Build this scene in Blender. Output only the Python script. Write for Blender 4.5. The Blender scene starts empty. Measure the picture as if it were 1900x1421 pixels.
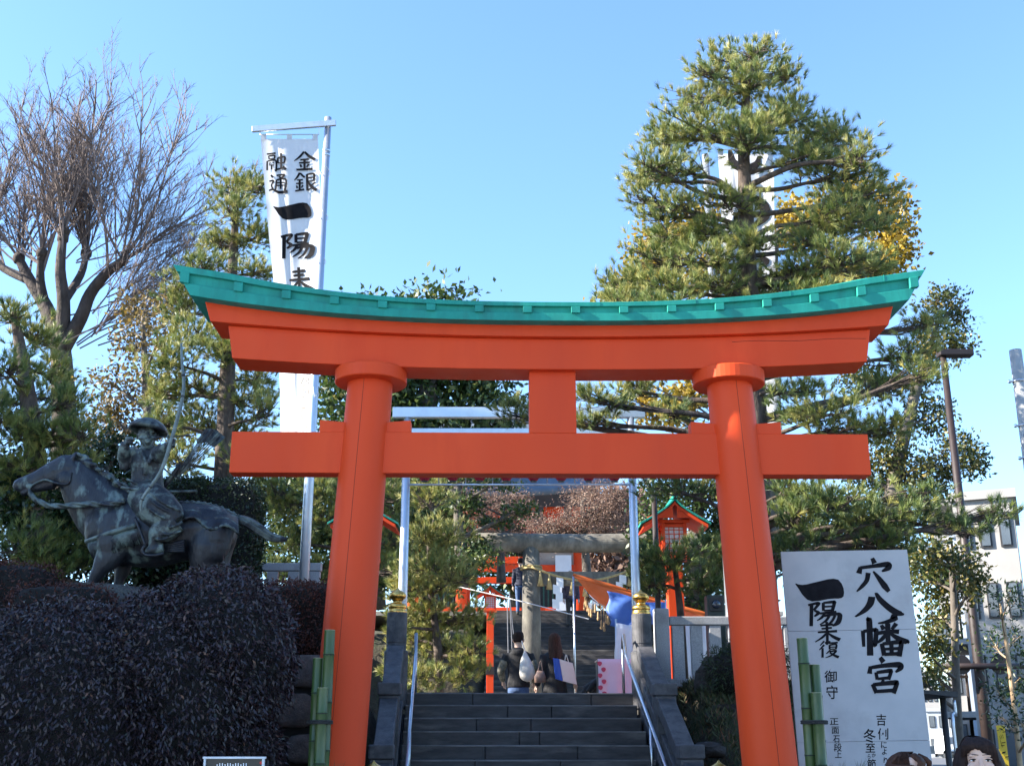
import bpy, bmesh, math, random
import numpy as np
from mathutils import Vector, Matrix, Quaternion
random.seed(7); RNG = np.random.default_rng(11)
R = math.radians
scene = bpy.context.scene
COL = scene.collection
# ------------------------------------------------------------------ camera
F, CX, CY, TH, CH = 2146., 950., 710.5, math.atan(661.5 / 2146.), 1.6
cd = bpy.data.cameras.new('camera'); cam = bpy.data.objects.new('camera', cd); COL.objects.link(cam)
cam.location = (0, 0, CH); cam.rotation_euler = (R(90) + TH, 0, 0)
cd.sensor_width = 36; cd.lens = F / 1900 * 36; cd.clip_end = 3000; cd.clip_start = .05
scene.camera = cam
# ------------------------------------------------------------------ sky and sun
SUN_EL, SUN_AZ = R(30), R(263)           # azimuth clockwise from +Y
w = bpy.data.worlds.new('World'); scene.world = w; w.use_nodes = True
nt = w.node_tree; nt.nodes.clear()
sky = nt.nodes.new('ShaderNodeTexSky'); sky.sky_type = 'NISHITA'; sky.sun_disc = False
sky.sun_elevation = SUN_EL; sky.sun_rotation = SUN_AZ; sky.air_density = 1.1; sky.dust_density = .3; sky.ozone_density = 6.0
bg = nt.nodes.new('ShaderNodeBackground'); bg.inputs[1].default_value = .115
ow = nt.nodes.new('ShaderNodeOutputWorld')
nt.links.new(sky.outputs[0], bg.inputs[0]); nt.links.new(bg.outputs[0], ow.inputs[0])
sd = bpy.data.lights.new('sun', 'SUN'); sd.energy = 5.0; sd.angle = R(.5); sd.color = (1, .93, .82)
so = bpy.data.objects.new('sun', sd); COL.objects.link(so)
SV = Vector((math.sin(SUN_AZ) * math.cos(SUN_EL), math.cos(SUN_AZ) * math.cos(SUN_EL), math.sin(SUN_EL)))
so.rotation_euler = (-SV).to_track_quat('-Z', 'Y').to_euler(); so.location = (-30, -5, 30)
vs = scene.view_settings; vs.view_transform = 'Standard'; vs.look = 'None'; vs.gamma = 1; vs.exposure = 2.0
try: vs.use_curve_mapping = False
except Exception: pass

# ------------------------------------------------------------------ helpers
def P(px, py, Y):
    """photo pixel -> point on the ray at depth Y (metres in front of the camera)"""
    a = (px - CX) / F; b = (CY - py) / F
    y = math.cos(TH) - math.sin(TH) * b; z = math.sin(TH) + math.cos(TH) * b
    t = Y / y
    return Vector((a * t, Y, CH + z * t))
def mpp(px, py, Y):
    """metres per photo pixel there"""
    p = P(px, py, Y) - Vector((0, 0, CH))
    return (p.y * math.cos(TH) + p.z * math.sin(TH)) / F
MATS = {}
def M(name, c1, c2=None, scale=8., rough=.6, bump=0., bscale=None, metal=0., stretch=(1, 1, 1), lo=.35, hi=.65,
      tint=None, transl=None, spec=None, c3=None, s3=1.5, lo3=.5, hi3=.7, emit=None, coat=0., detail=6):
    """procedural material: noise mix of c1/c2 (+ c3 at a larger scale), bump, optional per-leaf tint ramp"""
    if name in MATS: return MATS[name]
    m = bpy.data.materials.new(name); MATS[name] = m; m.use_nodes = True
    n = m.node_tree; L = n.links; b = n.nodes['Principled BSDF']
    b.inputs['Roughness'].default_value = rough; b.inputs['Metallic'].default_value = metal
    if spec is not None: b.inputs['Specular IOR Level'].default_value = spec
    if coat: b.inputs['Coat Weight'].default_value = coat; b.inputs['Coat Roughness'].default_value = .25
    c1 = (*c1, 1); c2 = (*(c2 or c1[:3]), 1)
    tc = n.nodes.new('ShaderNodeTexCoord'); mp = n.nodes.new('ShaderNodeMapping')
    geo = n.nodes.new('ShaderNodeNewGeometry')
    L.new(geo.outputs['Position'], mp.inputs[0]); mp.inputs['Scale'].default_value = stretch
    col = None
    def noise(s, d=detail):
        t = n.nodes.new('ShaderNodeTexNoise'); t.inputs['Scale'].default_value = s; t.inputs['Detail'].default_value = d
        t.inputs['Roughness'].default_value = .6
        L.new(mp.outputs[0], t.inputs['Vector']); return t
    def ramp(src, a, z, ca, cz):
        r = n.nodes.new('ShaderNodeValToRGB'); r.color_ramp.elements[0].position = a; r.color_ramp.elements[1].position = z
        r.color_ramp.elements[0].color = ca; r.color_ramp.elements[1].color = cz; L.new(src, r.inputs[0]); return r
    t = noise(scale); r = ramp(t.outputs[0], lo, hi, c1, c2); col = r.outputs[0]
    if c3:
        t3 = noise(s3); r3 = ramp(t3.outputs[0], lo3, hi3, (0, 0, 0, 1), (1, 1, 1, 1))
        mx = n.nodes.new('ShaderNodeMix'); mx.data_type = 'RGBA'; L.new(r3.outputs[0], mx.inputs[0])
        L.new(col, mx.inputs[6]); mx.inputs[7].default_value = (*c3, 1); col = mx.outputs[2]
    if tint:      # list of (pos, colour) over the 'tint' attribute
        at = n.nodes.new('ShaderNodeAttribute'); at.attribute_name = 'tint'
        r = n.nodes.new('ShaderNodeValToRGB'); e = r.color_ramp.elements
        while len(e) < len(tint): e.new(.5)
        for k, (p_, c_) in enumerate(tint): e[k].position = p_; e[k].color = (*c_, 1)
        L.new(at.outputs['Fac'], r.inputs[0]); col = r.outputs[0]
    L.new(col, b.inputs['Base Color'])
    if bump:
        tb = noise(bscale or scale * 2); bp = n.nodes.new('ShaderNodeBump'); bp.inputs['Strength'].default_value = 1
        bp.inputs['Distance'].default_value = bump; L.new(tb.outputs[0], bp.inputs['Height']); L.new(bp.outputs[0], b.inputs['Normal'])
    # slight roughness variation
    tr = noise(scale * 1.7, 3); mr = n.nodes.new('ShaderNodeMapRange'); mr.inputs['To Min'].default_value = max(0, rough - .1); mr.inputs['To Max'].default_value = min(1, rough + .12)
    L.new(tr.outputs[0], mr.inputs['Value']); L.new(mr.outputs[0], b.inputs['Roughness'])
    if transl:
        tl = n.nodes.new('ShaderNodeBsdfTranslucent'); ms = n.nodes.new('ShaderNodeMixShader'); ms.inputs[0].default_value = transl
        L.new(col, tl.inputs['Color']); o = n.nodes['Material Output']
        L.new(b.outputs[0], ms.inputs[1]); L.new(tl.outputs[0], ms.inputs[2]); L.new(ms.outputs[0], o.inputs['Surface'])
    if emit: b.inputs['Emission Color'].default_value = (*emit[0], 1); b.inputs['Emission Strength'].default_value = emit[1]
    return m

class MB:
    """collects shapes in world coordinates, builds one mesh object"""
    def __init__(s): s.v = []; s.f = []
    def add(s, vs_, fs):
        o = len(s.v); s.v += [Vector(q) for q in vs_]; s.f += [tuple(i + o for i in f) for f in fs]; return s
    def box(s, c, d, rz=0, rot=None):
        c = Vector(c); h = Vector(d) / 2; m = rot or Matrix.Rotation(rz, 3, 'Z')
        vs_ = [c + m @ Vector((x * h.x, y * h.y, z * h.z)) for x in (-1, 1) for y in (-1, 1) for z in (-1, 1)]
        return s.add(vs_, [(0, 1, 3, 2), (4, 6, 7, 5), (0, 4, 5, 1), (2, 3, 7, 6), (0, 2, 6, 4), (1, 5, 7, 3)])
    def hexa(s, q):      # 8 points: bottom 4 ccw, top 4 ccw
        return s.add(q, [(3, 2, 1, 0), (4, 5, 6, 7), (0, 1, 5, 4), (1, 2, 6, 5), (2, 3, 7, 6), (3, 0, 4, 7)])
    def prism(s, poly, d):   # polygon points + extrusion vector
        n = len(poly); d = Vector(d); vs_ = [Vector(p) for p in poly] + [Vector(p) + d for p in poly]
        return s.add(vs_, [tuple(range(n))[::-1], tuple(range(n, 2 * n))] + [(i, (i + 1) % n, n + (i + 1) % n, n + i) for i in range(n)])
    def tube(s, pts, rad, n=8, cap=True, side=None, rad2=None):
        """tube along pts; rad list/float; side+rad2 give an elliptical section (rad2 along 'side')"""
        pts = [Vector(p) for p in pts]; k = len(pts)
        rad = [rad] * k if not hasattr(rad, '__len__') else list(rad)
        rad2 = rad if rad2 is None else ([rad2] * k if not hasattr(rad2, '__len__') else list(rad2))
        o = len(s.v); prev = None
        for i, p in enumerate(pts):
            t = (pts[min(i + 1, k - 1)] - pts[max(i - 1, 0)])
            t = t.normalized() if t.length > 1e-9 else Vector((0, 0, 1))
            if side is not None: a = Vector(side) - t * t.dot(Vector(side)); a.normalize()
            else:
                if prev is None: a = t.orthogonal()
                else: a = prev - t * t.dot(prev)
                if a.length < 1e-6: a = t.orthogonal()
                a.normalize(); prev = a
            b = t.cross(a)
            for j in range(n):
                an = 2 * math.pi * j / n
                s.v.append(p + a * math.cos(an) * rad2[i] + b * math.sin(an) * rad[i])
        for i in range(k - 1):
            for j in range(n):
                s.f.append((o + i * n + j, o + i * n + (j + 1) % n, o + (i + 1) * n + (j + 1) % n, o + (i + 1) * n + j))
        if cap:
            s.f.append(tuple(o + j for j in range(n))[::-1]); s.f.append(tuple(o + (k - 1) * n + j for j in range(n)))
        return s
    def cyl(s, a, b, r0, r1=None, n=16): return s.tube([a, b], [r0, r0 if r1 is None else r1], n)
    def lathe(s, c, prof, n=20, axis=None):   # prof: (r, z)
        c = Vector(c); o = len(s.v); k = len(prof)
        q = Quaternion() if axis is None else Vector((0, 0, 1)).rotation_difference(Vector(axis))
        for r, z in prof:
            for j in range(n):
                an = 2 * math.pi * j / n; s.v.append(c + q @ Vector((r * math.cos(an), r * math.sin(an), z)))
        for i in range(k - 1):
            for j in range(n):
                s.f.append((o + i * n + j, o + i * n + (j + 1) % n, o + (i + 1) * n + (j + 1) % n, o + (i + 1) * n + j))
        s.f.append(tuple(o + j for j in range(n))[::-1]); s.f.append(tuple(o + (k - 1) * n + j for j in range(n)))
        return s
    def ball(s, c, r, n=12, rot=None):
        c = Vector(c); r = Vector(r) if hasattr(r, '__len__') else Vector((r, r, r)); o = len(s.v); h = n // 2 + 1
        m = rot or Matrix.Identity(3)
        for i in range(1, h):
            ph = math.pi * i / h
            for j in range(n):
                an = 2 * math.pi * j / n
                s.v.append(c + m @ Vector((r.x * math.sin(ph) * math.cos(an), r.y * math.sin(ph) * math.sin(an), -r.z * math.cos(ph))))
        a = len(s.v); s.v.append(c + m @ Vector((0, 0, -r.z))); s.v.append(c + m @ Vector((0, 0, r.z)))
        for i in range(h - 2):
            for j in range(n):
                s.f.append((o + i * n + j, o + i * n + (j + 1) % n, o + (i + 1) * n + (j + 1) % n, o + (i + 1) * n + j))
        for j in range(n):
            s.f.append((a, o + (j + 1) % n, o + j)); l = o + (h - 2) * n; s.f.append((a + 1, l + j, l + (j + 1) % n))
        return s
    def grid(s, fn, nu, nv):
        o = len(s.v)
        for i in range(nu + 1):
            for j in range(nv + 1): s.v.append(Vector(fn(i / nu, j / nv)))
        for i in range(nu):
            for j in range(nv):
                a = o + i * (nv + 1) + j; s.f.append((a, a + nv + 1, a + nv + 2, a + 1))
        return s
    def build(s, name, mat, parent=None, bev=0., smooth=False, remesh=0., rsm=0, solid=0., tint=None):
        return link_mesh(name, np.array([tuple(q) for q in s.v]), s.f, mat, parent, bev, smooth, remesh, rsm, solid, tint)

ORG = {}
def link_mesh(name, V, faces, mat, parent=None, bev=0., smooth=False, remesh=0., rsm=0, solid=0., tint=None):
    V = np.asarray(V, dtype=np.float64)
    mn, mxx = V.min(0), V.max(0); org = np.array([(mn[0] + mxx[0]) / 2, (mn[1] + mxx[1]) / 2, mn[2]])
    me = bpy.data.meshes.new(name); Vl = (V - org).astype(np.float32)
    if isinstance(faces, np.ndarray):
        nf, k = faces.shape
        me.vertices.add(len(Vl)); me.vertices.foreach_set('co', Vl.ravel())
        me.loops.add(nf * k); me.loops.foreach_set('vertex_index', faces.astype(np.int32).ravel())
        me.polygons.add(nf); me.polygons.foreach_set('loop_start', np.arange(0, nf * k, k, dtype=np.int32))
        me.update(calc_edges=True)
    else:
        me.from_pydata([tuple(q) for q in Vl], [], faces); me.update()
    if tint is not None:
        at = me.attributes.new('tint', 'FLOAT', 'POINT'); at.data.foreach_set('value', np.asarray(tint, dtype=np.float32))
    o = bpy.data.objects.new(name, me); COL.objects.link(o)
    if mat is not None: me.materials.append(mat)
    if not isinstance(faces, np.ndarray):
        bm = bmesh.new(); bm.from_mesh(me); bmesh.ops.recalc_face_normals(bm, faces=bm.faces); bm.to_mesh(me); bm.free()
    if remesh:
        md = o.modifiers.new('r', 'REMESH'); md.mode = 'VOXEL'; md.voxel_size = remesh; md.use_smooth_shade = True
        if rsm:
            m2 = o.modifiers.new('s', 'SMOOTH'); m2.factor = .5; m2.iterations = rsm
        bpy.context.view_layer.update()
        dg = bpy.context.evaluated_depsgraph_get()
        nm = bpy.data.meshes.new_from_object(o.evaluated_get(dg)); o.modifiers.clear(); o.data = nm; nm.name = name
        if mat is not None and len(nm.materials) == 0: nm.materials.append(mat)
        me = nm; smooth = True
    if smooth: me.polygons.foreach_set('use_smooth', [True] * len(me.polygons))
    if solid:
        md = o.modifiers.new('solid', 'SOLIDIFY'); md.thickness = solid; md.offset = 0
    if bev:
        md = o.modifiers.new('bevel', 'BEVEL'); md.width = bev; md.segments = 2; md.limit_method = 'ANGLE'; md.angle_limit = R(35)
        md.harden_normals = False
    ORG[o] = Vector(org)
    if parent is not None: o.parent = parent; o.location = ORG[o] - ORG[parent]
    else: o.location = org
    return o
def thing(name, label, cat, loc, group=None):
    o = bpy.data.objects.new(name, None); COL.objects.link(o); o.location = loc; ORG[o] = Vector(loc)
    o.empty_display_size = .1
    return tag(o, label, cat, group)
def tag(o, label, cat, group=None, kind=None):
    o['label'] = label; o['category'] = cat
    if group: o['group'] = group
    if kind: o['kind'] = kind
    return o
def struct(o): o['kind'] = 'structure'; return o
def stuff(o): o['kind'] = 'stuff'; return o
def copy_tree(o, loc=None, label=None, parent=None):
    c = o.copy(); COL.objects.link(c); ORG[c] = ORG[o].copy()
    if parent is not None: c.parent = parent
    elif loc is not None: c.location = loc; ORG[c] = Vector(loc)
    if label: c['label'] = label
    for ch in o.children: copy_tree(ch, parent=c)
    return c
def lerp_table(tab, x):
    if x <= tab[0][0]: return tab[0][1]
    for (a, p), (b, q) in zip(tab, tab[1:]):
        if x <= b: return p + (q - p) * (x - a) / (b - a)
    return tab[-1][1]
def curve(pts, n):       # catmull-rom through pts
    pts = [Vector(p) for p in pts]; out = []
    for i in range(len(pts) - 1):
        a, b, c, d = pts[max(i - 1, 0)], pts[i], pts[i + 1], pts[min(i + 2, len(pts) - 1)]
        for k in range(n):
            t = k / n
            out.append(.5 * ((2 * b) + (c - a) * t + (2 * a - 5 * b + 4 * c - d) * t * t + (3 * b - a - 3 * c + d) * t ** 3))
    out.append(pts[-1]); return out
def resamp(vals, n):     # linear resample of a list to n+1 per segment
    out = []
    for i in range(len(vals) - 1):
        for k in range(n): out.append(vals[i] + (vals[i + 1] - vals[i]) * k / n)
    out.append(vals[-1]); return out

# ------------------------------------------------------------------ materials of the setting
m_asphalt = M('asphalt', (.075, .075, .08), (.11, .11, .115), 40, .9, .004)
m_paving = M('paving', (.34, .32, .29), (.42, .40, .36), 5, .85, .003, c3=(.27, .25, .23), s3=1.1)
m_white_line = M('road_paint', (.6, .6, .58), (.75, .75, .73), 20, .7)
m_soil = M('soil', (.035, .026, .018), (.06, .05, .03), 7, .95, .04, c3=(.045, .06, .022), s3=1.2)
m_step = M('step_stone', (.030, .028, .029), (.062, .058, .058), 5, .7, .004, bscale=60, stretch=(.6, 2, 3), c3=(.13, .12, .11), s3=1.6, lo3=.54, hi3=.7)
m_balus = M('balustrade_stone', (.035, .035, .04), (.085, .083, .088), 9, .6, .004, bscale=70, c3=(.17, .165, .16), s3=3, lo3=.6, hi3=.75)
m_granite = M('granite', (.26, .26, .27), (.40, .40, .41), 90, .75, .002, c3=(.2, .2, .2), s3=2)
m_wallstone = M('wall_stone', (.055, .042, .036), (.11, .085, .072), 14, .85, .012, bscale=45, c3=(.05, .045, .045), s3=3)
m_oldstone = M('old_stone', (.12, .11, .09), (.24, .22, .18), 6, .9, .006, bscale=50, stretch=(1, 1, .5), c3=(.055, .05, .045), s3=1.7, lo3=.45)
m_verm = M('vermilion', (.66, .058, .012), (.74, .075, .016), 2.2, .52, .0008, bscale=90, c3=(.57, .047, .012), s3=1.1, lo3=.45, hi3=.8, spec=.22, stretch=(1.6, 1.6, .35))
m_seam = M('seam', (.12, .015, .006), rough=.9)
m_green = M('verdigris_copper', (.014, .225, .175), (.022, .30, .23), 6, .55, .0015, c3=(.02, .165, .135), s3=5, lo3=.5, hi3=.75, spec=.25, stretch=(1, 1, .3))
m_gold = M('gold', (.75, .46, .13), (.62, .36, .09), 14, .28, .002, metal=1., c3=(.35, .22, .08), s3=9, lo3=.6)
m_steel = M('brushed_steel', (.55, .57, .6), (.48, .5, .53), 20, .3, metal=1.)
m_alu = M('silver_pole', (.50, .54, .60), (.56, .60, .66), 6, .38, .001, metal=.75)
m_black = M('black_metal', (.02, .02, .022), (.03, .03, .032), 10, .55)
m_brownmetal = M('brown_metal', (.018, .010, .009), (.028, .016, .013), 9, .55, .001)

# ------------------------------------------------------------------ ground and mound
FC = 1.52      # level of the forecourt behind the stair head
def stairs_axis(s): return Vector((.32 - .055 * s, 11.0 + s, 0))      # s metres up from the foot of the stairs
def smooth(a, b, x):
    t = min(1, max(0, (x - a) / (b - a))); return t * t * (3 - 2 * t)
def mound(X, Y):
    xr = .33 * Y - .9
    h = 2.3 + .11 * max(0, Y - 12) ** .98
    h = min(h, 5.35)
    h += .06 * math.sin(X * 1.7 + Y) * math.sin(Y * 1.3)
    # statue hill on the left
    if X < -1.6: h += .55 * smooth(-1.6, -3.2, X) * smooth(17, 13, Y)
    # forecourt at the head of the stairs
    if X > 1.7 and Y < 15.7: h = min(h, 2.26)
    y0 = 14.7 if X < 1.75 else 15.5
    k = smooth(-4.6, -3.6, X) * smooth(6.2, 5.2, X) * smooth(y0, y0 + .35, Y) * smooth(31, 29.4, Y)
    h = h * (1 - k) + (FC - .06) * k
    # staircase cuts
    c = stairs_axis(Y - 11).x
    k = smooth(2.15, 1.75, abs(X - c)) * smooth(15.4, 15.0, Y)
    h = h * (1 - k) + (-.4 + max(0, (Y - 11)) * .5) * k
    k = smooth(-1.2, -.7, X) * smooth(4.0, 3.4, X) * smooth(28.9, 29.2, Y) * smooth(38, 36.5, Y)
    h = h * (1 - k) + (1.3 + max(0, Y - 29.2) * .45) * k
    # bank beside the stairs on the right falls to the street
    if X > 1.9: h -= 1.55 * smooth(14.9, 11.3, Y) * smooth(1.9, 2.3, X)
    e = smooth(xr + 1.1, xr - .2, X)
    h *= e
    if e < .02: h = -.3
    f = smooth(11.45, 11.75, Y)
    return h * f - .3 * (1 - f)
g = MB(); NX, NY = 150, 120
xs = [-45 + 75 * (i / NX) ** 1.0 for i in range(NX + 1)]; ys = [11.4 + 70 * (j / NY) ** 1.7 for j in range(NY + 1)]
g.grid(lambda u, v: (xs[round(u * NX)], ys[round(v * NY)], mound(xs[round(u * NX)], ys[round(v * NY)])), NX, NY)
struct(g.build('mound', m_soil, smooth=True))
g = MB(); g.box((0, 200, -.055), (900, 900, .1)); struct(g.build('ground', m_asphalt))
g = MB(); g.add([(-30, -30, .004), (5.2, -30, .004), (5.2, 11.6, .004), (-30, 11.6, .004)], [(0, 1, 2, 3)]); struct(g.build('pavement', m_paving))
g = MB(); g.box((.9, 22.8, FC - .05), (9.6, 12.9, .1)); struct(g.build('forecourt_paving', m_paving))

# ------------------------------------------------------------------ great red torii
TYAW = R(1.0); TC = Vector((.37, 10.7, 0)); TM = Matrix.Rotation(TYAW, 3, 'Z')
def T(u, d, z): return TC + TM @ Vector((u, d, 0)) + Vector((0, 0, z))
torii = thing('torii_gate', 'large vermilion torii gate with curved green copper roof at the foot of the stairs', 'torii gate', TC)
def sloft(prof, us, name, mat, bev=0, parent=torii):
    """prof(u) -> list of (d, z) section points, lofted along u (ends may lean: us may be functions of the point)"""
    b = MB(); n = len(prof(0)); o = 0
    for u in us:
        for k, q in enumerate(prof(u)): b.v.append(T(u + (q[2] if len(q) > 2 else 0), q[0], q[1]))
    for i in range(len(us) - 1):
        for j in range(n): b.f.append((i * n + j, i * n + (j + 1) % n, (i + 1) * n + (j + 1) % n, (i + 1) * n + j))
    b.f.append(tuple(range(n))[::-1]); b.f.append(tuple((len(us) - 1) * n + j for j in range(n)))
    return b.build(name, mat, parent, bev)
def us(L, n=56): return [L * (2 * i / n - 1) for i in range(n + 1)]
def q2(u, c, e, L, p=2.3): return c + (e - c) * (abs(u) / L) ** p
sh_b = lambda u: q2(u, 4.977, 5.072, 3.04); sh_t = lambda u: q2(u, 5.283, 5.405, 3.1, 2.1)
ka_t = lambda u: q2(u, 5.442, 5.628, 3.33, 2.3)
gr_b = lambda u: q2(u, 5.402, 5.64, 3.45, 2.5); gr_t = lambda u: q2(u, 5.594, 5.985, 3.55, 2.6)
def lean(u, L, k): return k * (u / L) * max(0, abs(u) / L - .9) * 10
sloft(lambda u: [(-.19, sh_b(u)), (.19, sh_b(u)), (.19, sh_t(u), lean(u, 3.04, .06)), (-.19, sh_t(u), lean(u, 3.04, .06))], us(3.04), 'shimaki_beam', m_verm, .006)
sloft(lambda u: [(-.255, sh_t(u) + .002), (.255, sh_t(u) + .002), (.255, ka_t(u) + .02, lean(u, 3.26, .07)), (-.255, ka_t(u) + .02, lean(u, 3.26, .07))], us(3.26), 'kasagi_beam', m_verm, .005)
def roofprof(u):
    b, t = gr_b(u), gr_t(u); h = t - b; k = lambda z: lean(u, 3.44, .19 * (z - b) / h)
    # the front and back fascia: lower band, ledge, recessed frieze, upper band, sloping top
    pts = [(-.31, b - .004), (-.375, b), (-.375, b + .40 * h), (-.335, b + .43 * h), (-.335, b + .76 * h), (-.37, b + .78 * h), (-.37, t), (0, t + .13)]
    full = pts + [(-d, z) for d, z in pts[-2::-1]]
    return [(d, z, k(z)) for d, z in full]
roof = sloft(roofprof, us(3.44, 80), 'copper_roof', m_green, .003)
for sgn in (-1, 1):
    for k in range(8):
        u = sgn * (.23 + .459 * k); b, t = gr_b(u), gr_t(u); h = t - b; sl = (gr_b(u + .03) - gr_b(u - .03)) / .06
        for fb in (-1, 1):
            x = MB(); s2 = .085 / 2; uu = u + (.06 * sgn if k == 7 else 0)
            pts = [T(uu + a, fb * d, b + q * h + a * sl) for q in (.385, .72) for a, d in ((-s2, .395), (s2, .395), (s2, .33), (-s2, .33))]
            x.hexa(pts); x.build('roof_bracket', m_green, roof, .004)
    # upper band joints: thin standing seams
    for k in range(4):
        u = sgn * (.46 + .92 * k); b, t = gr_b(u), gr_t(u); h = t - b
        x = MB(); pts = [T(u + a, -d, z) for z in (b + .79 * h, t - .002) for a, d in ((-.004, .373), (.004, .373), (.004, .368), (-.004, .368))]
        x.hexa(pts); x.build('roof_seam', m_green, roof)
x = MB(); x.tube([T(1.75 + .13 * i, -.1905, 5.262 + .0045 * i + .006 * math.sin(i)) for i in range(11)], .0022, 5); x.build('joint_line', m_seam, torii)
nuki = MB(); nuki.hexa([T(u, d, z) for z in (3.98, 4.374) for u, d in ((-3.01, -.1), (3.01, -.1), (3.01, .1), (-3.01, .1))])
nuki.build('nuki_beam', m_verm, torii, .005)
x = MB(); x.hexa([T(u, d, z) for z in (4.372, 5.0) for u, d in ((-.207, -.105), (.24, -.105), (.24, .105), (-.207, .105))]); x.build('centre_strut', m_verm, torii, .005)
for sgn in (-1, 1):
    rz = [(0, 1.972, .252), (.6, 1.94, .247), (2, 1.875, .238), (4, 1.78, .224), (4.9, 1.736, .216)]
    x = MB(); x.tube([T(sgn * u, 0, z) for z, u, r in rz], [r for z, u, r in rz], 48); pil = x.build('pillar', m_verm, torii, smooth=True)
    md = pil.modifiers.new('edge', 'EDGE_SPLIT'); md.split_angle = R(40)
    x = MB(); x.lathe(T(sgn * 1.732, 0, 0), [(.335, 4.872), (.345, 4.88), (.347, 4.996), (.34, 5.004)], 48); x.build('capital_ring', m_verm, torii)
    x = MB(); fl = 1 if sgn > 0 else -1
    a0 = R(-100) if sgn < 0 else R(-84)
    x.tube([T(sgn * u + math.cos(a0) * (r - .0012), math.sin(a0) * (r - .0012), z) for z, u, r in rz], .0026, 6); x.build('pillar_seam', m_seam, pil)
    for s2 in (-1, 1):
        u0 = sgn * 1.762 + s2 * .19; u1 = sgn * 1.762 + s2 * .43
        x = MB(); x.hexa([T(u0, -.085, 4.376), T(u1, -.085, 4.376), T(u1, .085, 4.376), T(u0, .085, 4.376), T(u0, -.085, 4.475), T(u1, -.085, 4.495), T(u1, .085, 4.495), T(u0, .085, 4.475)])
        x.build('wedge', m_verm, torii, .004)
    x = MB(); x.lathe(T(sgn * 1.975, 0, 0), [(.4, -.02), (.4, .16), (.36, .2), (.3, .2)], 32); x.build('stone_base', m_granite, torii, .01)
# ------------------------------------------------------------------ staircase, balustrades, handrails
m_highlight = M('edge_highlight', (.10, .095, .095), (.2, .19, .185), 3, .7, .003, bscale=40, stretch=(1, 1, 1), c3=(.05, .048, .048), s3=1.2)  # lighter stone colour standing in for light on the step edges
SA = math.atan(.055)                      # stairs run slightly to the left going up
SM = Matrix.Rotation(SA, 3, 'Z')
def S(a, s, z): return stairs_axis(0) + SM @ Vector((a, s, 0)) + Vector((0, 0, z))
stairs = thing('stone_staircase', 'dark stone staircase rising behind the red torii to the forecourt', 'stairs', S(0, 2, 0))
NST, RISE, TREAD = 14, 2.16 / 14, 3.95 / 13
for k in range(NST):
    s0 = k * TREAD; z1 = (k + 1) * RISE
    cuts = [-1.42, -.55 + .5 * random.uniform(-1, 1), .55 + .5 * random.uniform(-1, 1), 1.42]
    dpt = TREAD + .06 if k < NST - 1 else 2.0
    for a, b in zip(cuts, cuts[1:]):
        x = MB(); dz = random.uniform(-.003, .003)
        x.hexa([S(q, s, z) for z in (z1 - RISE - .02 if k else -.05, z1 + dz) for q, s in ((a + .002, s0), (b - .002, s0), (b - .002, s0 + dpt), (a + .002, s0 + dpt))])
        x.build('step_slab', m_step, stairs, .012)
    x = MB(); x.hexa([S(q, s, z) for z in (z1 - .016, z1 - .001) for q, s in ((-1.415, s0 - .003), (1.415, s0 - .003), (1.415, s0 + .012), (-1.415, s0 + .012))]); x.build('step_highlight', m_highlight, stairs, .003)  # pale strip paints the light caught along each tread edge
def slope_z(s): return max(0, s) * RISE / TREAD
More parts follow.
